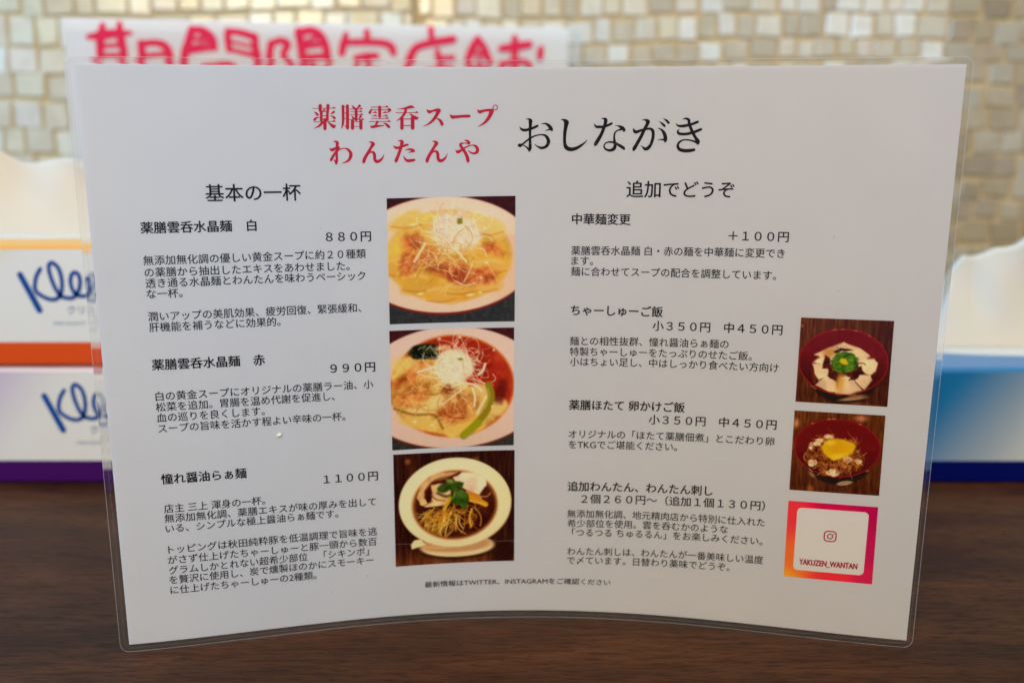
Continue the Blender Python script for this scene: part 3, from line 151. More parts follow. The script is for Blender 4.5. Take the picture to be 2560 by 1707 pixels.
def make_wall():
    rng = random.Random(5)
    tile_m = mat('shell_tile', rough=.20, spec=1.0); n, l, b = nodes(tile_m)
    a = n.new('ShaderNodeVertexColor'); a.layer_name = 'print'
    tc = n.new('ShaderNodeTexCoord'); t = n.new('ShaderNodeTexNoise'); t.inputs['Scale'].default_value = 55; t.inputs['Detail'].default_value = 4; t.inputs['Distortion'].default_value = 1.2
    l.new(tc.outputs['Object'], t.inputs['Vector'])
    r = ramp(n, [(.3, (.80, .76, .68)), (.6, (1, 1, 1))]); l.new(t.outputs[0], r.inputs[0])
    mx = n.new('ShaderNodeMix'); mx.data_type = 'RGBA'; mx.blend_type = 'MULTIPLY'; mx.inputs[0].default_value = .7
    l.new(a.outputs[0], mx.inputs[6]); l.new(r.outputs[0], mx.inputs[7]); l.new(mx.outputs[2], b.inputs['Base Color'])
    grout_m = mat('grout', (.57, .43, .24), .8, .2)
    V, F, C, G = [], [], [], []
    pal = [(.82, .75, .59), (.76, .67, .49), (.69, .59, .42), (.85, .81, .69), (.64, .54, .37), (.76, .66, .52), (.72, .63, .43), (.87, .85, .76)]
    SEAM = -.083
    def panel(x0, x1, yfun, base, jit):
        z = .0; row = 0
        while z < .62:
            hgt = (base + rng.uniform(-.002, .002)); x = x0 - rng.uniform(0, base)
            ph = rng.uniform(0, 6)
            while x < x1:
                loc = 1.0 + (.22 if x > .33 else 0) ; w = base*rng.uniform(.72, 1.18)*loc
                xa, xb = max(x, x0), min(x+w, x1); x += w
                if xb-xa < .006: continue
                zz = z + .0030*math.sin(xa*14+ph*.15+row*.3) + rng.uniform(-.0016, .0016)
                g = .00135; y = yfun((xa+xb)/2)
                j = lambda: rng.uniform(-jit, jit)
                q = [(xa+g+j(), zz+g+j()), (xb-g+j(), zz+g+j()), (xb-g+j(), zz+hgt-g+j()), (xa+g+j(), zz+hgt-g+j())]
                tx, tz = rng.gauss(0, .020), rng.gauss(0, .020); cx, cz = (xa+xb)/2, zz+hgt/2
                c = np.array(pal[min(len(pal)-1, int(rng.random()*len(pal)))])*rng.uniform(.82, 1.0)*(np.array((.60, .53, .40)) if cx > .36 else 1.)  # tanner tiles at the right end, also darkened to paint in its dimmer light
                b0 = len(V)
                rings = [(1.0, .0008), (1.0, -.0012), (.93, -.0019)]
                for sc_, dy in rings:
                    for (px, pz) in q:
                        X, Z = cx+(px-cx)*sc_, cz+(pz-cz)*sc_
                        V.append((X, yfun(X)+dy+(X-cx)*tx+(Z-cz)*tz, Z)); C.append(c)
                for k in range(2):
                    for i in range(4):
                        F.append((b0+4*k+i, b0+4*k+(i+1) % 4, b0+4*k+4+(i+1) % 4, b0+4*k+4+i)); G.append(0)
                F.append((b0+8, b0+9, b0+10, b0+11)); G.append(0)
            z += hgt; row += 1
    yl = lambda x: WALLY-.010 + (x-SEAM)*.03
    yr = lambda x: WALLY
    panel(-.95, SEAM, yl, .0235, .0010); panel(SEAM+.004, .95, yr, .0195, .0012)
    for (x0, x1, yf) in ((-.95, SEAM, yl), (SEAM, .95, yr)):
        b0 = len(V); V += [(x0, yf(x0), 0), (x1, yf(x1), 0), (x1, yf(x1), .62), (x0, yf(x0), .62)]; C += [np.array((.5, .4, .25))]*4
        F.append((b0, b0+1, b0+2, b0+3)); G.append(1)
    b0 = len(V); V += [(SEAM, yl(SEAM)-.0015, 0), (SEAM, WALLY, 0), (SEAM, WALLY, .62), (SEAM, yl(SEAM)-.0015, .62)]; C += [np.array((.7, .66, .55))]*4
    F.append((b0, b0+1, b0+2, b0+3)); G.append(0)
    # solid backing
    b0 = len(V); V += [(x, y, z) for z in (0, .62) for y in (WALLY+.004, WALLY+.08) for x in (-.95, .95)]; C += [np.array((.5, .4, .25))]*8
    for q in [(0, 2, 3, 1), (4, 5, 7, 6), (0, 1, 5, 4), (2, 6, 7, 3), (0, 4, 6, 2), (1, 3, 7, 5)]: F.append(tuple(i+b0 for i in q)); G.append(1)
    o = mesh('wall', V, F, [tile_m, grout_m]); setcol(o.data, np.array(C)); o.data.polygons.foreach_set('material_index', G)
    tag(o, 'wall of small cream shell mosaic tiles with tan grout', 'wall', kind='structure')
make_wall()

# ------------------------------------------------------------------ the laminated menu
K0, K1, TILT, RZ, X0, SKEW, A2, A3, B0 = 3.72628, -.11440, -.06255, .01787, .002464, .002061, .08434, -1.12579, .003
PH = .210
def sheet(u, v, h=0.):
    """point of the bent sheet; u, v in millimetres from bottom centre, h metres in front of the paper's middle layer"""
    u = u*.001; v = v*.001
    N = 24; k = K0+K1*(v/PH-.5)
    X = Y = 0.
    for i in range(N):
        s = u*(i+.5)/N; th = k*s+A2*s*s*10+A3*s**3*100; X += math.cos(th); Y -= math.sin(th)
    X *= u/N; Y *= u/N
    th = k*u+A2*u*u*10+A3*u**3*100
    X += -math.sin(th)*h; Y += -math.cos(th)*h       # towards the reader
    Y += v*math.sin(TILT); Z = B0+v*math.cos(TILT) - h*math.sin(TILT)*-1*.0
    X += SKEW*v
    c, s = math.cos(RZ), math.sin(RZ)
    return (c*X-s*Y+X0, s*X+c*Y, Z)
menu = empty('laminated_menu'); tag(menu, 'white laminated menu sheet with printed Japanese text and dish photos, standing bent on the table', 'menu')
paper_m = mat('menu_paper', (.78, .77, .755), .55, .3)
def translucent(m, col, k):
    n, l, b = nodes(m); t = n.new('ShaderNodeBsdfTranslucent'); t.inputs[0].default_value = (*col, 1); mx = n.new('ShaderNodeMixShader'); mx.inputs[0].default_value = k
    l.new(b.outputs[0], mx.inputs[1]); l.new(t.outputs[0], mx.inputs[2]); l.new(mx.outputs[0], n['Material Output'].inputs[0])
n, l, b = nodes(paper_m); tc = n.new('ShaderNodeTexCoord'); t = n.new('ShaderNodeTexNoise'); t.inputs['Scale'].default_value = 38; t.inputs['Detail'].default_value = 6; l.new(tc.outputs['Object'], t.inputs['Vector'])
r = ramp(n, [(.3, (.765, .757, .744)), (.7, (.795, .784, .768))]); l.new(t.outputs[0], r.inputs[0]); l.new(r.outputs[0], b.inputs['Base Color'])
translucent(paper_m, (.8, .8, .8), .24)       # thin paper: some of the window's light comes through from behind
ink = mat('black_ink', (.012, .008, .008), .6, .08); red_ink = mat('red_ink', (.60, .021, .058), .6, .1)
card_ink = mat('crimson_ink', (.42, .012, .05), .6, .1)

def slab(u0, u1, v0, v1, h0, h1, nu, nv):
    us = np.linspace(u0, u1, nu+1); vs = np.linspace(v0, v1, nv+1); V, F = [], []
    for h in (h1, h0):
        for v in vs:
            for u in us: V.append(sheet(u, v, h))
    n = (nu+1)*(nv+1); ix = lambda s, i, j: s*n+j*(nu+1)+i
    for j in range(nv):
        for i in range(nu):
            F.append((ix(0, i, j), ix(0, i+1, j), ix(0, i+1, j+1), ix(0, i, j+1))); F.append((ix(1, i, j), ix(1, i, j+1), ix(1, i+1, j+1), ix(1, i+1, j)))
    b0 = len(V); V += V[:b0]; base = ix; ix = lambda s, i, j: b0+base(s, i, j)
    for j in range(nv): F.append((ix(0, 0, j), ix(0, 0, j+1), ix(1, 0, j+1), ix(1, 0, j))); F.append((ix(0, nu, j), ix(1, nu, j), ix(1, nu, j+1), ix(0, nu, j+1)))
    for i in range(nu): F.append((ix(0, i, 0), ix(1, i, 0), ix(1, i+1, 0), ix(0, i+1, 0))); F.append((ix(0, i, nv), ix(0, i+1, nv), ix(1, i+1, nv), ix(1, i, nv)))
    return V, F
us = np.linspace(-148.5, 148.5, 97); vs = np.linspace(0, 210, 15)
V = [sheet(u, v, .00004) for v in vs for u in us]; F = [(j*97+i, j*97+i+1, (j+1)*97+i+1, (j+1)*97+i) for j in range(14) for i in range(96)]
mesh('paper_sheet', V, F, paper_m, menu, True)

def film_material():
    m = bpy.data.materials.new('clear_film'); m.use_nodes = True; n = m.node_tree.nodes; l = m.node_tree.links; n.clear()
    out = n.new('ShaderNodeOutputMaterial'); tr = n.new('ShaderNodeBsdfTransparent'); tr.inputs[0].default_value = (.985, .985, .98, 1)
    gl = n.new('ShaderNodeBsdfGlossy'); gl.inputs['Roughness'].default_value = .10; gl.inputs[0].default_value = (1, 1, 1, 1)
    fr = n.new('ShaderNodeFresnel'); fr.inputs[0].default_value = 1.22
    tc = n.new('ShaderNodeTexCoord'); no = n.new('ShaderNodeTexNoise'); no.inputs['Scale'].default_value = 9; no.inputs['Detail'].default_value = 2; l.new(tc.outputs['Object'], no.inputs['Vector'])
    bp = n.new('ShaderNodeBump'); bp.inputs['Strength'].default_value = .25; bp.inputs['Distance'].default_value = .004; l.new(no.outputs[0], bp.inputs['Height']); l.new(bp.outputs[0], gl.inputs['Normal'])
    mx = n.new('ShaderNodeMixShader'); l.new(fr.outputs[0], mx.inputs[0]); l.new(tr.outputs[0], mx.inputs[1]); l.new(gl.outputs[0], mx.inputs[2]); l.new(mx.outputs[0], out.inputs[0]); return m
def border_material():
    m = bpy.data.materials.new('film_border'); m.use_nodes = True; n = m.node_tree.nodes; l = m.node_tree.links; n.clear()
    out = n.new('ShaderNodeOutputMaterial')
    tc = n.new('ShaderNodeTexCoord'); no = n.new('ShaderNodeTexNoise'); no.inputs['Scale'].default_value = 60; no.inputs['Detail'].default_value = 2; l.new(tc.outputs['Object'], no.inputs['Vector'])
    bp = n.new('ShaderNodeBump'); bp.inputs['Strength'].default_value = .35; bp.inputs['Distance'].default_value = .0016; l.new(no.outputs[0], bp.inputs['Height'])
    rf = n.new('ShaderNodeBsdfRefraction'); rf.inputs['IOR'].default_value = 1.06; rf.inputs['Roughness'].default_value = .02; rf.inputs[0].default_value = (.93, .93, .92, 1); l.new(bp.outputs[0], rf.inputs['Normal'])
    tr = n.new('ShaderNodeBsdfTransparent'); tr.inputs[0].default_value = (.95, .95, .945, 1)
    ma = n.new('ShaderNodeMixShader'); ma.inputs[0].default_value = .55; l.new(tr.outputs[0], ma.inputs[1]); l.new(rf.outputs[0], ma.inputs[2])
    gl = n.new('ShaderNodeBsdfGlossy'); gl.inputs['Roughness'].default_value = .08; l.new(bp.outputs[0], gl.inputs['Normal'])
    df = n.new('ShaderNodeBsdfDiffuse'); df.inputs[0].default_value = (.8, .8, .8, 1)
    mb = n.new('ShaderNodeMixShader'); mb.inputs[0].default_value = .018; l.new(ma.outputs[0], mb.inputs[1]); l.new(df.outputs[0], mb.inputs[2])
    fr = n.new('ShaderNodeFresnel'); fr.inputs[0].default_value = 1.28; l.new(bp.outputs[0], fr.inputs['Normal'])
    mx = n.new('ShaderNodeMixShader'); l.new(fr.outputs[0], mx.inputs[0]); l.new(mb.outputs[0], mx.inputs[1]); l.new(gl.outputs[0], mx.inputs[2]); l.new(mx.outputs[0], out.inputs[0]); return m
def edge_material():
    m = mat('film_edge', (.80, .78, .76), .3, .6); n, l, b = nodes(m)
    b.inputs['Alpha'].default_value = .23; return m
FU0, FU1, FV0, FV1 = -151.7, 150.7, -2.95, 212.3
# clear film over the printed face
us = np.linspace(-148.9, 148.9, 97); vs = np.linspace(-.4, 210.4, 15)
V = [sheet(u, v, .00026) for v in vs for u in us]; F = [(j*97+i, j*97+i+1, (j+1)*97+i+1, (j+1)*97+i) for j in range(14) for i in range(96)]
mesh('film', V, F, film_material(), menu, True)
def outline(u0, u1, v0, v1, r, nu=90, nv=26, na=7):
    P = []
    for (cx, cy, a0) in ((u1-r, v0+r, -90), (u1-r, v1-r, 0), (u0+r, v1-r, 90), (u0+r, v0+r, 180)):
        for k in range(na+1): a = RAD(a0+90*k/na); P.append((cx+r*math.cos(a), cy+r*math.sin(a)))
    out = []
    for i in range(len(P)):
        a, b = np.array(P[i]), np.array(P[(i+1) % len(P)]); d = np.linalg.norm(b-a); k = max(1, int(d/4))
        for t in range(k): out.append(tuple(a+(b-a)*t/k))
    return out
OUT = outline(FU0, FU1, FV0, FV1, 3.4)
V, F = [], []
cl = lambda p, m: (max(-148.7+m, min(148.7-m, p[0])), max(-.2+m, min(210.2-m, p[1])))
n = len(OUT); wob = random.Random(3)
ring = [[(u, v) for u, v in OUT], [tuple(.5*(np.array(p)+np.array(cl(p, 0)))) for p in OUT], [cl(p, 0) for p in OUT]]
for R_ in ring:
    for (u, v) in R_: V.append(sheet(u, v, .00008 + .00009*math.sin(u*.33)*math.sin(v*.21)))
for k in range(2):
    for i in range(n): F.append((k*n+i, k*n+(i+1) % n, (k+1)*n+(i+1) % n, (k+1)*n+i))
mesh('film_border', V, F, border_material(), menu, True)
def tube(path, rad, hgt, name, m, closed=True, parent=None):
    V, F = [], []; n = len(path); S = 6
    for i, (u, v) in enumerate(path):
        p, q = path[i-1], path[(i+1) % n]; t = np.array(q)-np.array(p); t = t/max(np.linalg.norm(t), 1e-9); nn = np.array((-t[1], t[0]))
        for s in range(S):
            a = 2*math.pi*s/S; V.append(sheet(u+nn[0]*rad*math.cos(a), v+nn[1]*rad*math.cos(a), hgt+rad*.001*math.sin(a)))
    for i in range(n):
        for s in range(S): F.append((i*S+s, ((i+1) % n)*S+s, ((i+1) % n)*S+(s+1) % S, i*S+(s+1) % S))
    return mesh(name, V, F, m, parent, True)
tube(OUT, .10, .00008, 'film_edge', edge_material(), True, menu)
seal_m = mat('film_seal', (.75, .73, .71), .3, .6); seal_m.node_tree.nodes['Principled BSDF'].inputs['Alpha'].default_value = .07
tube(outline(FU0+1.75, FU1-1.5, FV0+1.6, FV1-1.2, 3.0), .07, .0002, 'film_seal', seal_m, True, menu)

# --- printed text
def add_line(G, body, u0, u1, v, slope, em, bold, h=.00013):
    g, f = text_geo(body)
    x0, x1 = g[:, 0].min(), g[:, 0].max()
    kx = (u1-u0)/(x1-x0) if u1 else em
    offs = [(0, 0)] if not bold else [(-bold, 0), (bold, 0), (0, bold*.7), (0, -bold*.7)]      # heavier face: the outline laid down several times, each a hair higher
    for q, (dx, dy) in enumerate(offs):
        G.add([sheet(u0+(x+dx-x0)*kx, v+slope*(x-x0)*kx+(y+dy-.38)*em, h+q*4e-6) for x, y in g], f)
GROUPS = [('section_heading', [0], .009), ('dish_name', [1], .017), ('price', [2], .011), ('description', range(3, 9), .004),
          ('dish_name', [9], .017), ('price', [10], .011), ('description', range(11, 15), .004), ('dish_name', [15], .017), ('price', [16], .011), ('description', range(17, 25), .004),
          ('section_heading', [25], .009), ('dish_name', [26], .015), ('price', [27], .010), ('description', range(28, 31), .004),
          ('dish_name', [31], .017), ('price', [32], .010), ('description', range(33, 36), .003), ('dish_name', [36], .017), ('price', [37], .010), ('description', range(38, 40), .004),
          ('dish_name', [40], .016), ('price', [41], .009), ('description', range(42, 47), .003), ('footnote', [47], .008)]
FIX = {17: '店主 三上 渾身の一杯。', 28: '薬膳雲呑水晶麺 白・赤の麺を中華麺に変更でき', 36: '薬膳ほたて 卵かけご飯', 44: '「つるつる ちゅるるん」をお楽しみください。'}
EM = {'section_heading': 6.42, 'dish_name': 4.30, 'price': 4.15, 'description': 3.64, 'footnote': 2.75}
for kind, idx, bold in GROUPS:
    G = Geo(); bold += .004
    for i in idx:
        body, u0, u1, v, sl = DATA['LINES'][i]; body = FIX.get(i, body)
        if sl is None: sl = 0 if u0 < 0 else max(0, .021*(1-v/165))
        add_line(G, body, u0, u1, v, sl, EM[kind], bold)
    G.build(kind+'_lettering', ink, menu)
for key, nm, m in (('T1', 'shop_name_lettering', red_ink), ('T2', 'shop_name_lettering', red_ink), ('T3', 'title_lettering', ink)):
    V, F = ribbons(DATA[key], lambda x, y, h: sheet(x, y, .00009+h), step=2.2e-6, fat=1.07)
    mesh(nm, V, F, m, menu)

# --- printed photographs: small painted grids
class Paint:
    def __init__(s, base, N=150):
        s.N = N; y, x = np.mgrid[0:N+1, 0:N+1]/N; s.x, s.y = x, y; s.c = np.empty((N+1, N+1, 3)); s.c[:] = base; s.px = 1./N; s.rng = np.random.RandomState(7)
    def noise(s, fx, fy, seed, octs=4):
        r = np.random.RandomState(seed); out = np.zeros_like(s.x); amp = 1.
        for o in range(octs):
            n0, m0 = max(2, int(fx*2**o)), max(2, int(fy*2**o)); g = r.rand(m0+2, n0+2)
            X, Y = s.x*n0, s.y*m0; i, j = np.minimum(X.astype(int), n0), np.minimum(Y.astype(int), m0); a, b = X-i, Y-j; a, b = a*a*(3-2*a), b*b*(3-2*b)
            out += amp*((g[j, i]*(1-a)+g[j, i+1]*a)*(1-b)+(g[j+1, i]*(1-a)+g[j+1, i+1]*a)*b-.5); amp *= .55
        return out
    def mix(s, m, col):
        m = np.clip(m, 0, 1)[..., None]; s.c = s.c*(1-m)+np.asarray(col, float)*m
    def d_ell(s, cx, cy, rx, ry, rot=0.):
        a = math.radians(rot); X, Y = s.x-cx, s.y-cy; u = X*math.cos(a)+Y*math.sin(a); v = -X*math.sin(a)+Y*math.cos(a)
        return (np.sqrt((u/rx)**2+(v/ry)**2)-1)*min(rx, ry)
    def ell(s, cx, cy, rx, ry, col, soft=.008, rot=0., op=1., rag=0., seed=1):
        d = s.d_ell(cx, cy, rx, ry, rot)
        if rag: d = d+rag*s.noise(10, 10, seed)
        m = np.clip(.5-d/soft, 0, 1)*op; s.mix(m, col); return m
    def poly(s, pts, col, soft=.01, op=1., rag=0., seed=1):
        P = np.array(pts); ins = np.zeros(s.x.shape, bool); dm = np.full(s.x.shape, 9.)
        for i in range(len(P)):
            a, b = P[i], P[(i+1) % len(P)]
            cond = ((a[1] > s.y) != (b[1] > s.y)); t = (b[0]-a[0])*(s.y-a[1])/((b[1]-a[1]) if abs(b[1]-a[1]) > 1e-9 else 1e-9)+a[0]; ins ^= cond & (s.x < t); dm = np.minimum(dm, s.d_seg(a, b))
        d = np.where(ins, -dm, dm)
        if rag: d = d+rag*s.noise(12, 12, seed)
        m = np.clip(.5-d/soft, 0, 1)*op; s.mix(m, col); return m
    def d_seg(s, a, b):
        ax, ay = a[0], a[1]; dx, dy = b[0]-ax, b[1]-ay; t = np.clip(((s.x-ax)*dx+(s.y-ay)*dy)/max(dx*dx+dy*dy, 1e-12), 0, 1)
        return np.hypot(s.x-ax-t*dx, s.y-ay-t*dy)
    def line(s, pts, w, col, op=1., soft=None):
        P = spline([(p[0], p[1], 1) for p in pts], 5); soft = soft or s.px*1.1; d = np.full(s.x.shape, 9.)
        for i in range(len(P)-1): d = np.minimum(d, s.d_seg(P[i], P[i+1]))
        s.mix(np.clip(.5-(d-w/2)/soft, 0, 1)*op, col)
    def tex(s, m, amt, f=14, seed=2, fy=None):
        s.c += (np.clip(m, 0, 1)*amt*s.noise(f, fy or f, seed, 4))[..., None]*np.array([1.1, 1., .75])
    def hairs(s, n, cx, cy, rx, ry, ln, w, cols, bend=.5, op=.8, seed=3, ring=None, ang=None):
        r = np.random.RandomState(seed)
        for k in range(n):
            a, q = r.rand()*2*math.pi, math.sqrt(r.rand()) if ring is None else ring[0]+(ring[1]-ring[0])*r.rand()
            x, y = cx+rx*q*math.cos(a), cy+ry*q*math.sin(a); t = (r.rand()*2*math.pi if ang is None else ang+r.randn()*.45); b = (r.rand()-.5)*2*bend; L = ln*(.5+r.rand()); pts = [(x, y)]
            for j in range(4): x += L/4*math.cos(t); y += L/4*math.sin(t); t += b; pts.append((x, y))
            s.line(pts, w*(.6+.8*r.rand()), cols[r.randint(len(cols))], op*(.6+.4*r.rand()))
def aff(x0, y0, w, h): return lambda x, y: ((x-x0)/w, (y-y0)/h)

def dish_one():
    p = Paint((45, 44, 42)); P = aff(125, 97, 1390, 1372); top = p.y < .55
    p.c[top] = (56, 6, 9); p.tex(np.ones_like(p.x), 16, 40, 4)
    p.ell(*P(735, 733), .725, .475, (120, 25, 8), .02); m = p.ell(*P(735, 722), .72, .462, (226, 192, 164), .012)
    p.mix(m*np.clip((.35-p.y)*2.2, 0, .5), (234, 206, 182)); p.mix(m*np.clip((p.x-.75)*2, 0, .4)*(p.y > .3), (212, 172, 134))
    sp = p.ell(*P(790, 742), .492, .368, (212, 156, 44), .03)
    p.mix(sp*np.clip(.6-p.y, 0, .4)*1.6, (228, 190, 104)); p.tex(sp, 40, 7, 5)
    for (x, y, rx, ry, rot, c) in [(240, 830, 190, 110, -20, (220, 166, 64)), (430, 1010, 190, 110, -30, (212, 161, 54)), (700, 1150, 200, 90, 15, (218, 166, 68)), (1250, 850, 210, 90, 5, (224, 168, 76)), (330, 340, 200, 80, -25, (230, 184, 92)), (1230, 420, 190, 100, 25, (232, 192, 114)), (1180, 1050, 180, 90, 10, (224, 174, 88)), (900, 1090, 190, 70, 10, (216, 164, 64))]:
        q = p.ell(*P(x, y), rx/1390, ry/1372, c, .03, rot, .9, .02, int(x)); p.line([P(x-rx*.8, y+ry*.75), P(x, y+ry*.95), P(x+rx*.8, y+ry*.6)], .009, (176, 108, 20), .55, .02); p.line([P(x-rx*.7, y-ry*.5), P(x, y-ry*.7), P(x+rx*.6, y-ry*.4)], .02, (236, 198, 118), .6, .03)
    for (x, y, rx, ry, rot) in [(400, 575, 135, 95, -10), (350, 800, 110, 130, 30), (900, 930, 200, 110, 15), (1180, 950, 140, 85, 5), (1260, 660, 130, 60, 15), (560, 720, 130, 90, 0), (760, 860, 190, 70, 0)]:
        q = p.ell(*P(x, y), rx/1390, ry/1372, (194, 98, 42), .045, rot, .85, .03, int(y)); p.tex(q, 70, 22, int(x))
    p.ell(*P(880, 960), .09, .05, (150, 38, 8), .05, 15, .6); p.ell(*P(620, 860), .08, .03, (140, 50, 10), .04, 0, .6)
    before = p.c.copy(); p.hairs(46, *P(700, 900), .42, .2, .13, .010, [(240, 206, 130), (180, 112, 30), (232, 190, 104)], .5, .45, 11); p.c = before*(1-sp[..., None])+p.c*sp[..., None]
    q = p.ell(*P(870, 470), .19, .155, (230, 202, 174), .05, 8, .97, .04, 3); p.tex(q, 34, 26, 8)
    p.hairs(110, *P(870, 470), .19, .15, .16, .006, [(242, 220, 194), (234, 206, 178), (216, 172, 130), (244, 226, 204)], .7, .65, 5)
    p.hairs(70, *P(760, 730), .24, .11, .17, .006, [(234, 192, 122), (226, 172, 88), (240, 208, 150), (206, 140, 60)], .8, .8, 6)
    for pts, w in [([(530, 590), (470, 690), (410, 785)], .02), ([(1060, 790), (1010, 910), (950, 1020)], .009), ([(880, 690), (930, 740), (980, 800)], .017), ([(650, 300), (630, 400), (660, 560)], .015), ([(1130, 650), (1180, 680), (1200, 740)], .01), ([(700, 210), (715, 180), (745, 160)], .004), ([(850, 120), (840, 200), (812, 290)], .009), ([(860, 1010), (980, 1060), (1070, 1030)], .008)]:
        p.line([P(*a) for a in pts], w, (240, 208, 166) if w > .005 else (200, 140, 95), .9)
    p.poly([P(880, 330), P(935, 325), P(940, 385), P(885, 390)], (134, 126, 22), .012)
    for x, y, r in [(1022, 1165, 38), (1130, 1140, 18), (1175, 430, 12), (1200, 810, 16), (470, 1140, 30), (1140, 980, 14), (400, 385, 30)]: p.ell(*P(x, y), r/1390, .007, (246, 226, 190), .012, -5)
    return p
def dish_two():
    p = Paint((48, 42, 37)); P = aff(165, 105, 1430, 1385); p.c[p.y < .5] = (62, 8, 8); p.tex(np.ones_like(p.x), 14, 40, 4)
    p.ell(*P(880, 800), .765, .52, (110, 40, 20), .02); m = p.ell(*P(880, 788), .76, .512, (212, 178, 156), .012)
    p.mix(m*np.clip((p.y-.6)*1.5, 0, .5), (204, 166, 140))
    sp = p.ell(*P(880, 772), .497, .425, (164, 38, 14), .016); p.tex(sp, 26, 8, 5)
    rim = np.clip(1-np.abs(p.d_ell(*P(880, 772), .497, .425))/.018, 0, 1); p.mix(rim*.6, (196, 96, 16))
    q = p.poly([P(170, 620), P(330, 440), P(560, 380), P(900, 560), P(1080, 760), P(1290, 760), P(1330, 900), P(1480, 920), P(1530, 1010), P(1380, 1180), P(1150, 1320), P(850, 1370), P(500, 1260), P(240, 1080), P(170, 900)], (212, 166, 80), .03, 1, .02); p.tex(q, 46, 10, 9)
    for (x, y, rx, ry, rot, c) in [(300, 500, 130, 80, -25, (218, 180, 96)), (560, 1010, 220, 90, -8, (220, 184, 110)), (740, 930, 160, 70, -10, (218, 186, 124)), (450, 1170, 200, 70, 15, (212, 168, 80)), (1400, 1020, 120, 110, -30, (218, 176, 102)), (1060, 1250, 160, 80, -25, (216, 170, 66)), (850, 1240, 160, 100, 20, (218, 170, 80)), (1210, 820, 110, 60, 30, (214, 170, 102))]:
        p.ell(*P(x, y), rx/1430, ry/1385, c, .035, rot, .9, .02, int(x))
    for (x, y, rx, ry, rot, c) in [(500, 540, 170, 85, -15, (204, 132, 64)), (400, 850, 210, 130, -10, (188, 106, 42)), (540, 720, 150, 70, -20, (186, 116, 36)), (960, 960, 190, 130, 5, (192, 118, 52)), (900, 1100, 190, 95, 5, (184, 96, 40)), (330, 680, 120, 40, -20, (178, 80, 26))]:
        q = p.ell(*P(x, y), rx/1430, ry/1385, c, .05, rot, .9, .035, int(y)); p.tex(q, 74, 20, int(x))
    p.line([P(200, 1000), P(420, 1080), P(660, 1100), P(760, 1260)], .016, (128, 62, 8), .8, .02); p.line([P(560, 860), P(700, 850), P(800, 800)], .014, (134, 74, 8), .7, .02); p.line([P(740, 1050), P(860, 1130), P(1000, 1150)], .014, (132, 40, 8), .8, .02)
    p.hairs(44, *P(640, 1000), .30, .20, .12, .010, [(232, 200, 130), (164, 92, 30), (224, 178, 100)], .6, .45, 11)
    q = p.ell(*P(1430, 860), .055, .10, (92, 14, 4), .04, 20, .8, .03); p.ell(*P(820, 800), .05, .04, (140, 60, 12), .05)
    q = p.ell(*P(545, 350), .118, .062, (26, 30, 6), .015, -6, 1, .015, 3); q = np.maximum(q, p.ell(*P(640, 390), .08, .035, (30, 32, 6), .015, 8, 1, .012, 4)); p.tex(q, 60, 24, 6)
    for x, y in [(490, 330), (540, 315), (600, 320), (575, 340)]: p.line([P(x, y), P(x+35, y-25)], .008, (150, 150, 110), .8)
    p.ell(*P(760, 320), .05, .02, (212, 168, 108), .02, -10)
    q = p.ell(*P(900, 530), .152, .148, (220, 194, 158), .03, 0, .97, .025, 3); p.tex(q, 36, 26, 8)
    p.hairs(120, *P(900, 530), .15, .145, .15, .006, [(234, 212, 180), (222, 198, 162), (190, 158, 116), (238, 218, 190)], .8, .7, 5)
    p.hairs(70, *P(920, 560), .2, .17, .14, .0055, [(234, 206, 168), (222, 186, 140)], .8, .8, 6, (.75, 1.1))
    for pts, w in [([(1080, 740), (920, 860), (760, 980)], .010), ([(880, 770), (1000, 740), (1140, 760), (1220, 830)], .016), ([(1110, 800), (1140, 900), (1130, 1010)], .016), ([(480, 590), (580, 560), (680, 540)], .015), ([(1260, 520), (1230, 600), (1180, 640)], .02), ([(950, 250), (910, 310)], .009), ([(1110, 680), (1230, 740), (1300, 770)], .008), ([(1350, 640), (1380, 700), (1300, 755)], .005)]:
        p.line([P(*a) for a in pts], w, (236, 208, 172), .9)
    p.line([P(1300, 760), P(1330, 900), P(1270, 1080), P(1140, 1230), P(1000, 1360)], .055, (140, 118, 16), 1, .015); p.line([P(1180, 1210), P(1090, 1290), P(1010, 1350)], .062, (150, 138, 12), 1, .02); p.line([P(1290, 800), P(1310, 900), P(1260, 1040)], .012, (170, 150, 60), .8)
    p.line([P(1275, 900), P(1220, 990), P(1165, 1100)], .017, (236, 200, 160), .9)
    p.poly([P(940, 450), P(985, 440), P(1010, 465), P(960, 470)], (110, 112, 20), .012)
    for x, y, r in [(435, 1165, 20), (630, 1215, 14), (965, 200, 16), (1360, 360, 12), (735, 215, 16), (1340, 1020, 10)]: p.ell(*P(x, y), r/1430, .008, (232, 206, 168), .014)
    return p
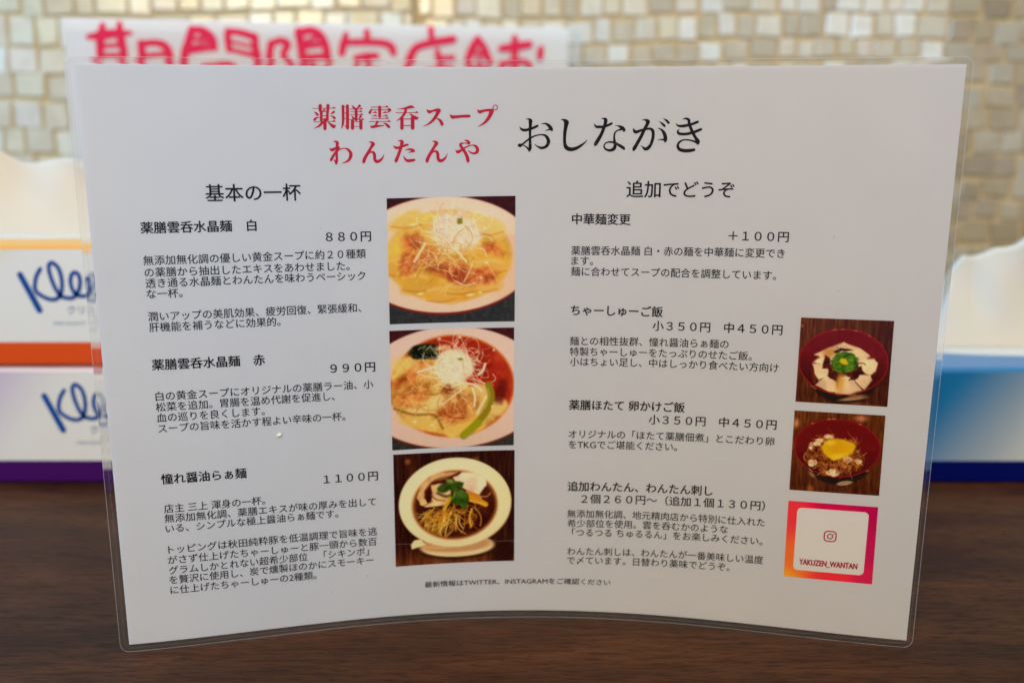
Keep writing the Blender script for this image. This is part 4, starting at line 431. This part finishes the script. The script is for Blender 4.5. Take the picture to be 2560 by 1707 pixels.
def dish_three():
    p = Paint((44, 9, 0)); P = aff(120, 135, 1385, 1290); p.mix(np.clip((p.y-.78)*3.4, 0, .75)*np.clip(1.1-np.abs(p.x-.45)*.5+p.noise(16, 3, 4), 0, 1), (122, 60, 22)); p.tex(np.ones_like(p.x), 26, 60, 4, 6)
    p.ell(*P(1390, 1320), .09, .12, (36, 6, 0), .05, 20, .9); p.ell(*P(285, 225), .018, .02, (190, 110, 50), .03); p.ell(*P(1055, 225), .02, .015, (120, 60, 24), .04); p.ell(*P(330, 330), .05, .12, (74, 26, 6), .08, 0, .7)
    p.ell(*P(850, 1265), .305, .085, (40, 12, 2), .04); p.ell(*P(840, 1225), .31, .098, (212, 174, 124), .012); p.ell(*P(820, 1200), .30, .075, (176, 128, 78), .02)
    p.poly([P(300, 1180), P(340, 1130), P(420, 1120), P(470, 1190), P(310, 1235)], (220, 184, 132), .012); p.line([P(470, 1215), P(640, 1235), P(840, 1225)], .02, (196, 146, 90), 1, .02)
    p.ell(*P(822, 735), .468, .392, (190, 148, 96), .012); m = p.ell(*P(818, 715), .466, .398, (224, 190, 142), .010); p.mix(m*np.clip((p.y-.55)*1.8, 0, .5), (210, 170, 120)); p.mix(m*np.clip((p.x-.72)*2, 0, .4), (212, 172, 118))
    p.ell(*P(815, 745), .352, .308, (150, 78, 14), .035); sp = p.ell(*P(818, 748), .338, .294, (62, 11, 0), .04); p.tex(sp, 30, 8, 6)
    for pts, c in [([(375, 640), (420, 500), (520, 400), (660, 365), (850, 370), (760, 420), (560, 470), (480, 560), (470, 650), (520, 750), (420, 720)], (208, 156, 96)), ([(540, 500), (640, 490), (780, 520), (760, 650), (700, 740), (560, 760), (460, 740), (540, 690), (560, 600)], (210, 160, 102)), ([(800, 430), (900, 380), (1060, 380), (1170, 450), (1180, 530), (1090, 640), (980, 590), (860, 520)], (222, 180, 138))]:
        q = p.poly([P(*a) for a in pts], c, .014, 1, .012, 3); p.tex(q, 36, 14, 5)
    p.line([P(870, 375), P(760, 415), P(590, 455), P(500, 540), P(470, 640)], .014, (84, 26, 4), .85, .02); p.line([P(540, 610), P(600, 670), P(700, 690)], .012, (120, 62, 16), .8); p.line([P(450, 740), P(560, 690)], .01, (110, 50, 10), .7)
    before = p.c.copy()
    p.hairs(60, *P(690, 860), .17, .08, .20, .008, [(214, 170, 70), (200, 146, 46), (226, 190, 100), (172, 108, 26)], .45, .9, 6, None, 2.2); p.hairs(26, *P(640, 850), .16, .07, .17, .008, [(204, 148, 30), (180, 110, 16)], .5, .85, 9, None, .3); p.hairs(14, *P(1010, 890), .07, .09, .13, .007, [(196, 136, 40), (170, 98, 24)], .7, .9, 8)
    p.c = before*(1-sp[..., None])+p.c*sp[..., None]
    p.line([P(770, 660), P(730, 720), P(690, 790)], .03, (196, 150, 20), .9); p.line([P(1010, 800), P(985, 900), P(1000, 1000)], .016, (200, 144, 40)); p.line([P(1230, 620), P(1180, 660), P(1120, 655)], .008, (190, 120, 60)); p.line([P(790, 1030), P(760, 990), P(800, 960)], .006, (180, 120, 40)); p.line([P(710, 1080), P(720, 1130)], .012, (170, 80, 20))
    p.line([P(960, 640), P(1060, 690), P(1170, 750)], .046, (192, 124, 22)); p.line([P(990, 700), P(1180, 755)], .02, (208, 146, 40)); p.line([P(960, 600), P(1080, 650), P(1110, 680)], .03, (184, 112, 30))
    p.line([P(620, 600), P(720, 640), P(810, 610)], .02, (50, 22, 4), .8, .02)
    for pts, c in [([(595, 540), (690, 480), (790, 465), (925, 490), (900, 550), (850, 560), (820, 590), (760, 560), (700, 600), (620, 595)], (50, 68, 10)), ([(820, 590), (900, 570), (975, 625), (972, 720), (925, 830), (880, 765), (800, 730), (775, 680)], (54, 78, 12)), ([(690, 430), (790, 450), (810, 490), (720, 490)], (96, 106, 34))]:
        q = p.poly([P(*a) for a in pts], c, .012, 1, .015, 7); p.tex(q, 36, 16, 5)
    p.line([P(820, 600), P(800, 660), P(770, 690)], .006, (120, 140, 40), .9)
    return p
def bowl(P, p, cx, cy, rx, ry, W, H):
    p.tex(np.ones_like(p.x), 30, 50, 4, 7)
    p.ell(*P(cx+20, cy+ry*.33), rx*.8/W, ry*.93/H, (30, 14, 8), .03); p.ell(*P(cx, cy), rx/W, ry/H, (146, 12, 16), .010)
    m = p.ell(*P(cx, cy), (rx-22)/W, (ry-20)/H, (108, 4, 8), .012); p.mix(m*np.clip((p.y-.42)*3, 0, .8), (58, 6, 4)); p.tex(m, 10, 20, 3)
def dish_four():
    P0 = aff(0, 0, 1450, 1320); P = lambda x, y: ((x-142+90*(y-80)/1320)/1450, (y-80-45*((x-100)/1450))/1320)
    p = Paint((92, 36, 6)); p.mix(np.clip((p.x-.62)*2.2, 0, .7), (62, 16, 2)); p.mix(np.clip((p.y-.72)*2.5, 0, .6), (70, 24, 4)); bowl(P, p, 805, 765, 705, 512, 1450, 1320)
    p.ell(*P(960, 1330), .14, .018, (178, 130, 78), .015, -10); p.ell(*P(1010, 1300), .10, .02, (150, 100, 60), .02, -12); p.ell(*P(1050, 1440), .12, .03, (150, 84, 44), .06, 0, .7); p.ell(*P(160, 210), .015, .015, (150, 80, 36), .02)
    p.poly([P(300, 860), P(345, 900), P(400, 1120), P(330, 1080)], (110, 28, 6), .02); dk = (150, 78, 20)
    for pts in [[(360, 655), (560, 560), (820, 455), (1080, 545), (1235, 660), (1100, 760), (800, 760), (500, 700)], [(340, 770), (480, 660), (640, 600), (700, 700), (620, 800), (450, 800)], [(325, 800), (480, 780), (620, 850), (600, 950), (420, 1050), (360, 960)], [(1030, 770), (1150, 700), (1290, 705), (1345, 770), (1320, 900), (1230, 960), (1060, 900)], [(990, 1060), (1060, 950), (1230, 960), (1260, 1030), (1140, 1190), (1060, 1140)], [(420, 1080), (540, 960), (700, 1080), (740, 1250), (580, 1225), (360, 1130)], [(700, 1250), (760, 1000), (900, 960), (1020, 1080), (1110, 1200), (900, 1265)]]:
        q = p.poly([P(*a) for a in pts], (224, 182, 132), .016, 1, .008, 5); p.tex(q, 40, 8, int(pts[0][0])); p.line([P(*a) for a in pts[:3]], .012, (234, 198, 150), .6, .02); p.line([P(*a) for a in pts[-3:]], .007, dk, .6, .014)
    p.ell(*P(760, 1080), .05, .12, (200, 138, 50), .05, 0, .8); p.ell(*P(590, 620), .07, .05, (190, 120, 40), .05, -30, .8); p.ell(*P(960, 620), .11, .045, (226, 188, 134), .03, 12)
    for pts in [[(640, 600), (760, 545), (960, 575), (800, 590), (700, 635)], [(520, 650), (610, 690), (620, 830), (740, 930), (690, 1035), (600, 1010), (560, 880), (465, 875)], [(970, 750), (1020, 850), (1090, 815), (1100, 890), (1165, 930), (1060, 960), (1040, 1010), (900, 1045), (930, 1000), (850, 975), (940, 900)]]:
        q = p.poly([P(*a) for a in pts], (74, 12, 4), .014, 1, .02, 8); p.tex(q, 40, 24, 5)
    q = p.ell(*P(820, 775), .145, .118, (62, 96, 8), .02, 0, 1, .03, 9); p.tex(q, 60, 22, 5); p.hairs(40, *P(820, 780), .13, .11, .08, .01, [(96, 140, 16), (60, 96, 8), (120, 150, 30), (36, 62, 6)], .5, .8, 4)
    q = p.poly([P(735, 750), P(790, 700), P(860, 715), P(885, 790), P(830, 800), P(780, 780)], (206, 168, 12), .018, 1, .01)
    p.line([P(1030, 790), P(1100, 770), P(1155, 795)], .01, (120, 40, 10)); p.line([P(1000, 1070), P(1060, 1130), P(1130, 1190)], .01, (90, 30, 8), .8)
    for pts in [[(640, 270), (700, 262)], [(780, 258), (820, 258)], [(980, 275), (1020, 283)], [(1200, 345), (1225, 362)], [(900, 1275), (1000, 1262)], [(300, 1140), (380, 1190)]]: p.line([P(*a) for a in pts], .009, (220, 130, 90), .7)
    return p
def dish_five():
    P = lambda x, y: ((x-105+83*(y-100)/1290)/1490, (y-100-95*((x-60)/1495))/1295)
    p = Paint((92, 38, 5)); p.mix(np.clip((.5-p.x)*.8, 0, .4), (110, 46, 8)); p.mix(np.clip((p.y-.6)*2, 0, .65), (66, 20, 2)); p.ell(*P(130, 310), .03, .05, (196, 130, 78), .05); p.ell(*P(1190, 240), .07, .035, (176, 100, 62), .04); p.ell(*P(380, 1370), .03, .04, (150, 76, 24), .05)
    bowl(P, p, 812, 715, 712, 470, 1490, 1295); p.ell(*P(760, 560), .40, .22, (100, 2, 6), .1, 0, .7)
    p.ell(*P(400, 1140), .05, .022, (140, 96, 50), .02, 45); p.ell(*P(940, 1280), .088, .026, (172, 128, 92), .012, -14); p.line([P(870, 1290), P(1020, 1250)], .006, (90, 60, 36), .7)
    q = p.ell(*P(770, 830), .30, .25, (112, 44, 8), .03, 0, 1, .09, 4); p.tex(q, 90, 26, 5)
    for x, y, rx, ry in [(400, 940, 70, 60), (380, 705, 40, 30), (740, 1110, 110, 55), (1160, 930, 60, 50), (520, 590, 60, 30), (680, 530, 60, 30), (1250, 830, 20, 15), (470, 640, 60, 30), (980, 900, 60, 40)]:
        q = p.ell(*P(x, y), rx/1490, ry/1295, (232, 196, 148), .015, 0, .95, .03, x); p.tex(q, 40, 30, 4)
    p.hairs(150, *P(770, 800), .31, .25, .09, .007, [(178, 98, 30), (200, 122, 46), (136, 60, 12), (220, 156, 80), (88, 28, 4)], .6, .85, 6, (.5, 1.05)); p.hairs(70, *P(800, 980), .28, .10, .08, .006, [(74, 20, 4), (150, 72, 14), (190, 110, 34)], .6, .85, 7)
    q = p.poly([P(545, 690), P(600, 610), P(740, 555), P(900, 570), P(1060, 630), P(1110, 680), (P(1080, 760)), P(1000, 830), P(900, 860), P(760, 910), P(650, 850), P(590, 780)], (208, 154, 8), .02, 1, .015, 6); p.mix(q*np.clip(1-p.d_ell(*P(800, 700), .11, .09)/.05-1, 0, 1), (204, 146, 0)); p.ell(*P(800, 690), .11, .08, (202, 144, 2), .06, 0, .8); p.ell(*P(690, 620), .05, .03, (222, 176, 40), .05); p.ell(*P(830, 850), .09, .03, (224, 176, 34), .04, -10)
    for pts in [[(650, 248), (700, 246)], [(730, 244), (780, 246)], [(1170, 330), (1195, 340)], [(390, 318), (420, 306)], [(1290, 1090), (1330, 1075)], [(350, 1050), (400, 1085)]]: p.line([P(*a) for a in pts], .01, (226, 150, 110), .7)
    return p
photo_m = vcol_mat('photo_print', .6, .08)
def quad_pt(q, s, t):      # q: TL TR BR BL in mm
    a = np.array(q); return (a[0]*(1-s)+a[1]*s)*(1-t)+(a[3]*(1-s)+a[2]*s)*t
def grid_print(name, q, cols, h, parent):
    N = cols.shape[0]-1; V = []
    for j in range(N+1):
        for i in range(N+1): u, v = quad_pt(q, i/N, j/N); V.append(sheet(u, v, h))
    F = [(j*(N+1)+i, (j+1)*(N+1)+i, (j+1)*(N+1)+i+1, j*(N+1)+i+1) for j in range(N) for i in range(N)]
    o = mesh(name, V, F, photo_m, parent, True); setcol(o.data, np.clip(cols.reshape(-1, 3), .002, .95)); return o
for key, fn, white, lab in (('p1', dish_one, (186, 178, 172), 'photo of pale broth noodles in a white bowl'), ('p2', dish_two, (180, 168, 158), 'photo of red soup with wontons in a white bowl'), ('p3', dish_three, (170, 156, 142), 'photo of dark soy noodles in a white bowl'), ('p4', dish_four, (186, 173, 160), 'photo of sliced pork rice in a red bowl'), ('p5', dish_five, (182, 169, 155), 'photo of raw egg rice in a red bowl')):
    p = fn(); c = np.clip(p.c + p.rng.randn(*p.c.shape)*3, 0, 255); o = grid_print('printed_photo', DATA['Q'][key], lin(c)/lin(white)*.65, .00009, menu); o['label'] = lab
# --- social card: gradient frame, white rounded panel, camera emblem and account name
N = 40; t, s = np.mgrid[0:N+1, 0:N+1]/N
stops = [((236, 140, 34), 0, 1.05), ((226, 92, 34), .12, .75), ((212, 44, 50), .05, .1), ((214, 38, 46), .5, 1.0), ((176, 0, 62), .45, .0), ((158, 0, 62), 1.0, .1), ((166, 12, 66), 1, .55), ((176, 24, 66), 1, 1)]
acc = np.zeros((N+1, N+1, 3)); wt = np.zeros((N+1, N+1, 1))
for c, cx, cy in stops:
    w = (1/((s-cx)**2+(t-cy)**2+.012)**1.5)[..., None]; acc += w*np.array(c, float); wt += w
card = grid_print('social_card', DATA['Q']['p6'], lin(acc/wt)/lin((180, 168, 154))*.78, .00009, menu)
def rrect(u0, u1, v0, v1, r, k=6):
    P = []
    for cx, cy, a0 in ((u1-r, v0+r, -90), (u1-r, v1-r, 0), (u0+r, v1-r, 90), (u0+r, v0+r, 180)):
        for i in range(k+1): a = RAD(a0+90*i/k); P.append((cx+r*math.cos(a), cy+r*math.sin(a)))
    return P
P = rrect(105.45, 130.95, 24.85, 50.2, 1.7); tf = lambda u, v: (u, v+.012*(u-118))
us = sorted({round(q[0], 4) for q in P} | {round(x, 4) for x in np.linspace(107.2, 129.2, 30)}); V, F = [], []
for u in us:
    d = max(0, 107.15-u, u-129.25); dv = 1.7-math.sqrt(max(0, 1.7**2-d*d)) if d > 0 else 0
    for k in range(9): V.append(sheet(*tf(u, 24.85+dv+(25.35-2*dv)*k/8), .00013))
for i in range(len(us)-1):
    for k in range(8): F.append((i*9+k, (i+1)*9+k, (i+1)*9+k+1, i*9+k+1))
mesh('white_panel', V, F, mat('card_white', (.79, .78, .765), .5, .3), card)
def loop(P, w): return [[(x, y, w) for x, y in P+[P[0]]]]
em = [q for q in loop(rrect(115.85, 120.05, 37.55, 41.6, 1.25, 4), .44)] + loop([(117.95+.93*math.cos(a), 39.55+.93*math.sin(a)) for a in np.linspace(0, 2*math.pi, 14)[:-1]], .40)
V, F = ribbons(em, lambda x, y, h: sheet(*tf(x, y), .00015+h), step=2e-6, sub=2, caps=False)
b0 = len(V); V += [sheet(*tf(119.2+.24*math.cos(a), 40.6+.24*math.sin(a)), .00016) for a in np.linspace(0, 2*math.pi, 9)[:-1]]; F.append(list(range(b0, b0+8)))
mesh('camera_emblem', V, F, card_ink, card)
g, f = text_geo('YAKUZEN_WANTAN'); x0, x1 = g[:, 0].min(), g[:, 0].max(); G = Geo()
k = (128.5-107.6)/(x1-x0); ky = 2.35/.73
for q, (dx, dy) in enumerate([(-.05, 0), (.05, 0), (0, .03), (0, -.03)]): G.add([sheet(*tf(107.6+(x+dx-x0)*k, 27.25+(y+dy)*ky), .00015+q*4e-6) for x, y in g], f)
G.build('account_lettering', card_ink, card)

# --- faint wear on the laminate: specks, a nick or two and two hairline scratches
wear_m = mat('laminate_wear', (.42, .40, .38), .6, .2); wear_m.node_tree.nodes['Principled BSDF'].inputs['Alpha'].default_value = .40
rw = random.Random(11); ws = []
for k in range(46):
    u, v, a, L = rw.uniform(-146, 146), rw.uniform(3, 207), rw.uniform(0, math.pi), rw.choice([.15, .2, .3, .5, .9]); w = rw.uniform(.06, .16)
    ws.append([(u, v, w), (u+L*.5*math.cos(a), v+L*.5*math.sin(a), w*1.3), (u+L*math.cos(a+.4), v+L*math.sin(a+.4), w*.6)])
V, F = ribbons(ws, lambda x, y, h: sheet(x, y, .00029+h), step=3e-7, sub=3); mesh('dust_specks', V, F, wear_m, menu)['kind'] = 'stuff'
scr_m = mat('hairline_scratch', (.8, .79, .77), .5, .2); scr_m.node_tree.nodes['Principled BSDF'].inputs['Alpha'].default_value = .16
for path in ([(-1+i*3.3, 183.55-.004*i, .13) for i in range(21)], [(-48+i*3.4, 30.6-.03*i, .12) for i in range(21)]):
    V, F = ribbons([path], lambda x, y, h: sheet(x, y, .00031+h), sub=2); mesh('hairline_scratch', V, F, scr_m, menu)

# --- grain of rice stuck on the film
def crumb():
    bm = bmesh.new(); bmesh.ops.create_icosphere(bm, subdivisions=3, radius=1)
    rr = random.Random(4)
    for v in bm.verts:
        c = v.co; k = 1+.10*math.sin(3*c.x+1)+.08*math.sin(5*c.y+2*c.x); v.co = Vector((c.x*.00125*k, c.y*.00066*k, c.z*.00055*k))
    bmesh.ops.rotate(bm, verts=bm.verts, cent=(0, 0, 0), matrix=Matrix.Rotation(RAD(28), 3, 'Z'))
    bmesh.ops.rotate(bm, verts=bm.verts, cent=(0, 0, 0), matrix=Matrix.Rotation(RAD(90), 3, 'X'))
    bmesh.ops.rotate(bm, verts=bm.verts, cent=(0, 0, 0), matrix=Matrix.Rotation(RAD(16), 3, 'Z'))
    me = bpy.data.meshes.new('rice_grain'); bm.to_mesh(me); bm.free()
    o = link('rice_grain', me, mat('dried_rice', (.86, .80, .66), .35, .5, Subsurface_Weight=.2), None, True); o.location = sheet(-89.9, 78.2, .00066)
    tag(o, 'tiny dried rice grain stuck to the left side of the menu', 'rice grain')
crumb()

# ------------------------------------------------------------------ tissue boxes
YF = .1649
def carton(name, x0, x1, z0, hgt, depth, front_m, band_m, top_m, band_h, label, group):
    e = empty(name, ((x0+x1)/2, YF+depth/2, z0)); ox, oy = (x0+x1)/2, YF+depth/2
    hw, hd, r = (x1-x0)/2, depth/2, .0022
    V, F, M = [], [], []
    def ringv(z, ins): return [(-hw+ins, -hd+ins, z), (hw-ins, -hd+ins, z), (hw-ins, hd-ins, z), (-hw+ins, hd-ins, z)]
    zs = [(0, .0016), (.0014, 0), (band_h, 0), (hgt-r, 0), (hgt-r*.35, r*.3), (hgt, r)]
    # the front panel gets extra columns so that its print can vary
    for z, ins in zs: V += ringv(z, ins)
    for k in range(len(zs)-1):
        for i in range(4):
            F.append((4*k+i, 4*k+(i+1) % 4, 4*k+4+(i+1) % 4, 4*k+4+i)); M.append(1 if k < 2 else (0 if k < 3 else 2))
    k = 4*(len(zs)-1)
    # top with an oval opening
    n = 40; ov = [(hw*.62*math.cos(2*math.pi*i/n), hd*.46*math.sin(2*math.pi*i/n), hgt) for i in range(n)]; b0 = len(V); V += ov
    rect = V[k:k+4]
    corner = lambda i: min(range(4), key=lambda c: abs((math.atan2(rect[c][1]/hd, rect[c][0]/hw)-math.atan2(ov[i][1]/hd, ov[i][0]/hw)+math.pi) % (2*math.pi)-math.pi))
    for i in range(n):
        a, b = corner(i), corner((i+1) % n)
        if a == b: F.append((k+a, b0+(i+1) % n, b0+i)[::-1] if False else (b0+i, k+a, b0+(i+1) % n)); M.append(2)
        else: F.append((b0+i, k+a, k+b, b0+(i+1) % n)); M.append(2)
    F.append((3, 2, 1, 0)); M.append(1)
    o = mesh('carton', V, F, [front_m, band_m, top_m], e); o.data.polygons.foreach_set('material_index', M)
    inner = mesh('opening_film', [(x*1.05, y*1.06, hgt-.0012) for x, y, _ in ov], [list(range(n))], mat('opening_film', (.62, .60, .55), .25, .5), e)
    tag(e, label, 'tissue box', group); return e
def front_mat(name, base, glow, gx, gw, dirx, edge=None, edge_z=None):
    """printed carton front: base colour running to a glow colour at the upper left, pale top edge"""
    m = mat(name, base, .32, .5); n, l, b = nodes(m); tc = n.new('ShaderNodeTexCoord'); sp = n.new('ShaderNodeSeparateXYZ'); l.new(tc.outputs['Object'], sp.inputs[0])
    def math_(op, a, bb):
        q = n.new('ShaderNodeMath'); q.operation = op
        for i, v in enumerate((a, bb)):
            if isinstance(v, (int, float)): q.inputs[i].default_value = v
            else: l.new(v, q.inputs[i])
        return q.outputs[0]
    d = math_('ADD', math_('MULTIPLY', sp.outputs[0], dirx[0]), math_('MULTIPLY', sp.outputs[2], dirx[1]))
    mr = n.new('ShaderNodeMapRange'); mr.inputs[1].default_value = gx; mr.inputs[2].default_value = gx+gw; l.new(d, mr.inputs[0]); mr.interpolation_type = 'SMOOTHSTEP'
    mx = n.new('ShaderNodeMix'); mx.data_type = 'RGBA'; l.new(mr.outputs[0], mx.inputs[0]); mx.inputs[6].default_value = (*base, 1); mx.inputs[7].default_value = (*glow, 1)
    out = mx.outputs[2]
    l.new(out, b.inputs['Base Color']); return m, n, l, b, sp, math_, out
LOGO_M = mat('blue_print', (.001, .070, .33), .5, .15); PALE_PRINT = mat('pale_blue_print', (.10, .20, .42), .4, .4)
BH = .0643
def logo(e, dx, z0, depth, hw_c):
    place = lambda x, y, h: (x*.001+dx-e.location.x, -depth/2-.00012-h, y*.001-BH+z0-e.location.z)
    V, F = ribbons(DATA['LOGO'], place, step=1.2e-5, sub=6, fat=1.42); mesh('logo_lettering', V, F, LOGO_M, e)
    G = Geo(); g, f = text_geo('クリネックス')
    k = 5.2; G.add([place(-234.4+x*k, 92.4+y*k, 0) for x, y in g], f); G.build('name_lettering', LOGO_M, e)
    G = Geo(); g, f = text_geo('HIGH QUALITY  TISSUE'); k = 2.5; G.add([place(-241.8+x*k, 86.4+y*k, 0) for x, y in g], f); G.build('small_lettering', PALE_PRINT, e)
DEP = .112
m_o = front_mat('orange_box_front', (.76, .79, .81), (.66, .55, .22), .045, .040, (-.62, .9))[0]
m_v = front_mat('violet_box_front', (.74, .76, .77), (.52, .45, .66), .016, .045, (-.72, .55))[0]
b_low = carton('tissue_box', -.375, -.135, 0, BH, DEP, m_v, mat('purple_band', (.050, .002, .115), .5, .12), mat('pale_violet', (.74, .62, .68), .35, .5), .0128, 'white tissue box with purple bottom band, under the orange banded box', 'tissue boxes behind the menu')
b_up = carton('tissue_box', -.3815, -.1415, BH+.0010, BH, DEP, m_o, mat('orange_band', (.70, .075, .006), .45, .2), mat('yellow_orange', (.80, .36, .055), .35, .5), .0128, 'white tissue box with orange bottom band, stacked on the purple banded box', 'tissue boxes behind the menu')
logo(b_up, 0, BH+.0010, DEP, .12); logo(b_low, .0072, 0, DEP, .12)
# blue box at the right: blue rim, teal corner running to pale rays
m_b, n_, l_, bb_, sp_, mth, out_ = front_mat('blue_box_front', (.55, .57, .56), (.002, .17, .38), .018, .050, (-.60, .52))
wv = mth('SINE', mth('ADD', mth('MULTIPLY', sp_.outputs[0], 95.), mth('MULTIPLY', sp_.outputs[2], -48.)), 0)
mx = n_.new('ShaderNodeMix'); mx.data_type = 'RGBA'; mx.blend_type = 'MULTIPLY'; q = n_.new('ShaderNodeMapRange'); q.inputs[1].default_value = -1; q.inputs[2].default_value = 1; q.inputs[3].default_value = 0; q.inputs[4].default_value = .45
l_.new(wv, q.inputs[0]); l_.new(q.outputs[0], mx.inputs[0]); l_.new(out_, mx.inputs[6]); mx.inputs[7].default_value = (.62, .72, .76, 1); l_.new(mx.outputs[2], bb_.inputs['Base Color'])
b_r = carton('tissue_box', .178, .418, 0, .0640, DEP, m_b, mat('navy_band', (.0005, .003, .10), .5, .08), mat('sky_blue', (.028, .17, .36), .35, .5), .0126, 'blue and white tissue box with navy bottom band', 'tissue boxes behind the menu')

tis_m = mat('tissue_paper', (.66, .585, .485), .9, .1); n, l, b = nodes(tis_m)
b.inputs['Subsurface Weight'].default_value = .25; b.inputs['Subsurface Radius'].default_value = (.01, .01, .008)
def tissue(name, cx, cy, z0, prof, halfw_b, lean, seed, label):
    """a pulled-up sheet: prof gives (x offset, height) along its top edge; folds deepen towards the top"""
    r = np.random.RandomState(seed); nu, nt = 90, 26; ph = r.rand(6)*6.28; V, F = [], []
    px = np.array([q[0] for q in prof]); pz = np.array([q[1] for q in prof])
    for side in (0, 1):
        for j in range(nt+1):
            t = j/nt
            for i in range(nu+1):
                s = i/nu; xt = px[0]+(px[-1]-px[0])*s; hz = np.interp(xt, px, pz)
                xb = -halfw_b+2*halfw_b*s; x = xb*(1-t**.8)+xt*t**.8
                fold = .0042*math.sin(8*s+ph[0]+1.2*t)+.0015*math.sin(15*s+ph[1]-2.5*t)+.0009*math.sin(22*s+6*t+ph[2])
                y = lean*t+fold*(.25+.75*t)*(1 if side == 0 else .85)+(0.0 if side == 0 else .006+.012*math.sin(math.pi*min(1, t*1.02))*(1-t))
                z = hz*t+.0012*math.sin(30*s+ph[3])*t
                V.append((x, y, z))
    n_ = (nu+1)*(nt+1)
    for side in (0, 1):
        for j in range(nt):
            for i in range(nu):
                a = side*n_+j*(nu+1)+i; q = (a, a+1, a+nu+2, a+nu+1); F.append(q if side == 0 else q[::-1])
    for i in range(nu): a = nt*(nu+1)+i; F.append((a, a+1, n_+a+1, n_+a))
    o = mesh(name, V, F, tis_m, None, True); o.location = (cx, cy, z0); tag(o, label, 'tissue', 'tissues pulled up from the boxes'); return o
tissue('tissue', -.262, YF+.062, 2*BH-.001, [(-.09, .03), (-.06, .056), (-.048, .055), (-.040, .049), (-.032, .043), (-.0255, .0405), (-.015, .042), (.01, .0425), (.04, .042), (.07, .036)], .075, .014, 3, 'wide white tissue puffing out of the orange banded box')
tissue('tissue', .298, YF+.060, .063, [(-.050, .010), (-.047, .020), (-.040, .036), (-.029, .051), (-.023, .0515), (-.017, .052), (.0036, .062), (.018, .068), (.035, .055), (.05, .02)], .056, .016, 8, 'white tissue rising to a peak from the blue box')

# ------------------------------------------------------------------ hand-lettered sign in a clear acrylic stand
L0 = Vector((-.30604, .37666, 0)); R0 = Vector((.04314, .47776, 0)); DU = (R0-L0).normalized(); NN = Vector((DU.y, -DU.x, 0))
sign = empty('sign_stand', (L0+R0)/2); tag(sign, 'white sign with pink red hand lettering in a clear stand behind the menu', 'sign')
SW = (R0-L0).length*1000; inv = sign.location
def sp(x, z, h): q = L0+DU*(x*.001)+NN*h-inv; return (q.x, q.y, z*.001)
def sbox(x0, x1, z0, z1, h0, h1, name, m):
    G = Geo(); G.v = [sp(x, z, h) for z in (z0, z1) for h in (h0, h1) for x in (x0, x1)]
    G.f = [(0, 2, 3, 1), (4, 5, 7, 6), (0, 1, 5, 4), (2, 6, 7, 3), (0, 4, 6, 2), (1, 3, 7, 5)]; return G.build(name, m, sign)
acr = film_material(); acr.name = 'clear_acrylic'
edge_a = mat('acrylic_edge', (.80, .82, .80), .25, .5); edge_a.node_tree.nodes['Principled BSDF'].inputs['Alpha'].default_value = .45
# paper: slightly bowed, in narrow strips
V, F = [], []
for i in range(41):
    x = SW*i/40; bow = .0006*math.sin(math.pi*i/40)
    for z in (4, 260.3): V.append(sp(x, z, bow)); V.append(sp(x, z, bow-.0003))
for i in range(40): a = 4*i; F += [(a, a+4, a+6, a+2), (a+1, a+3, a+7, a+5), (a+2, a+6, a+7, a+3), (a, a+1, a+5, a+4)]
F += [(0, 2, 3, 1), (160, 161, 163, 162)]
mesh('sign_paper', V, F, mat('sign_paper', (.79, .83, .89), .6, .2), sign)
V, F = ribbons(DATA['SIGN'], lambda x, y, h: sp(x, y, .00065+h), step=2e-5, fat=1.12)
mesh('sign_lettering', V, F, mat('pink_red_marker', (.84, .018, .10), .6, .15), sign)
sbox(-2, SW+8, 2.5, 258, .0042, .0060, 'front_pane', acr); sbox(-2, SW+8, 2.5, 258, -.0030, -.0012, 'back_pane', acr)
sbox(SW+7.2, SW+8.2, 2.5, 258.4, -.0031, .0061, 'pane_edge', edge_a)
sbox(-6, SW+10, 0, 2.4, -.034, .034, 'foot', edge_a)
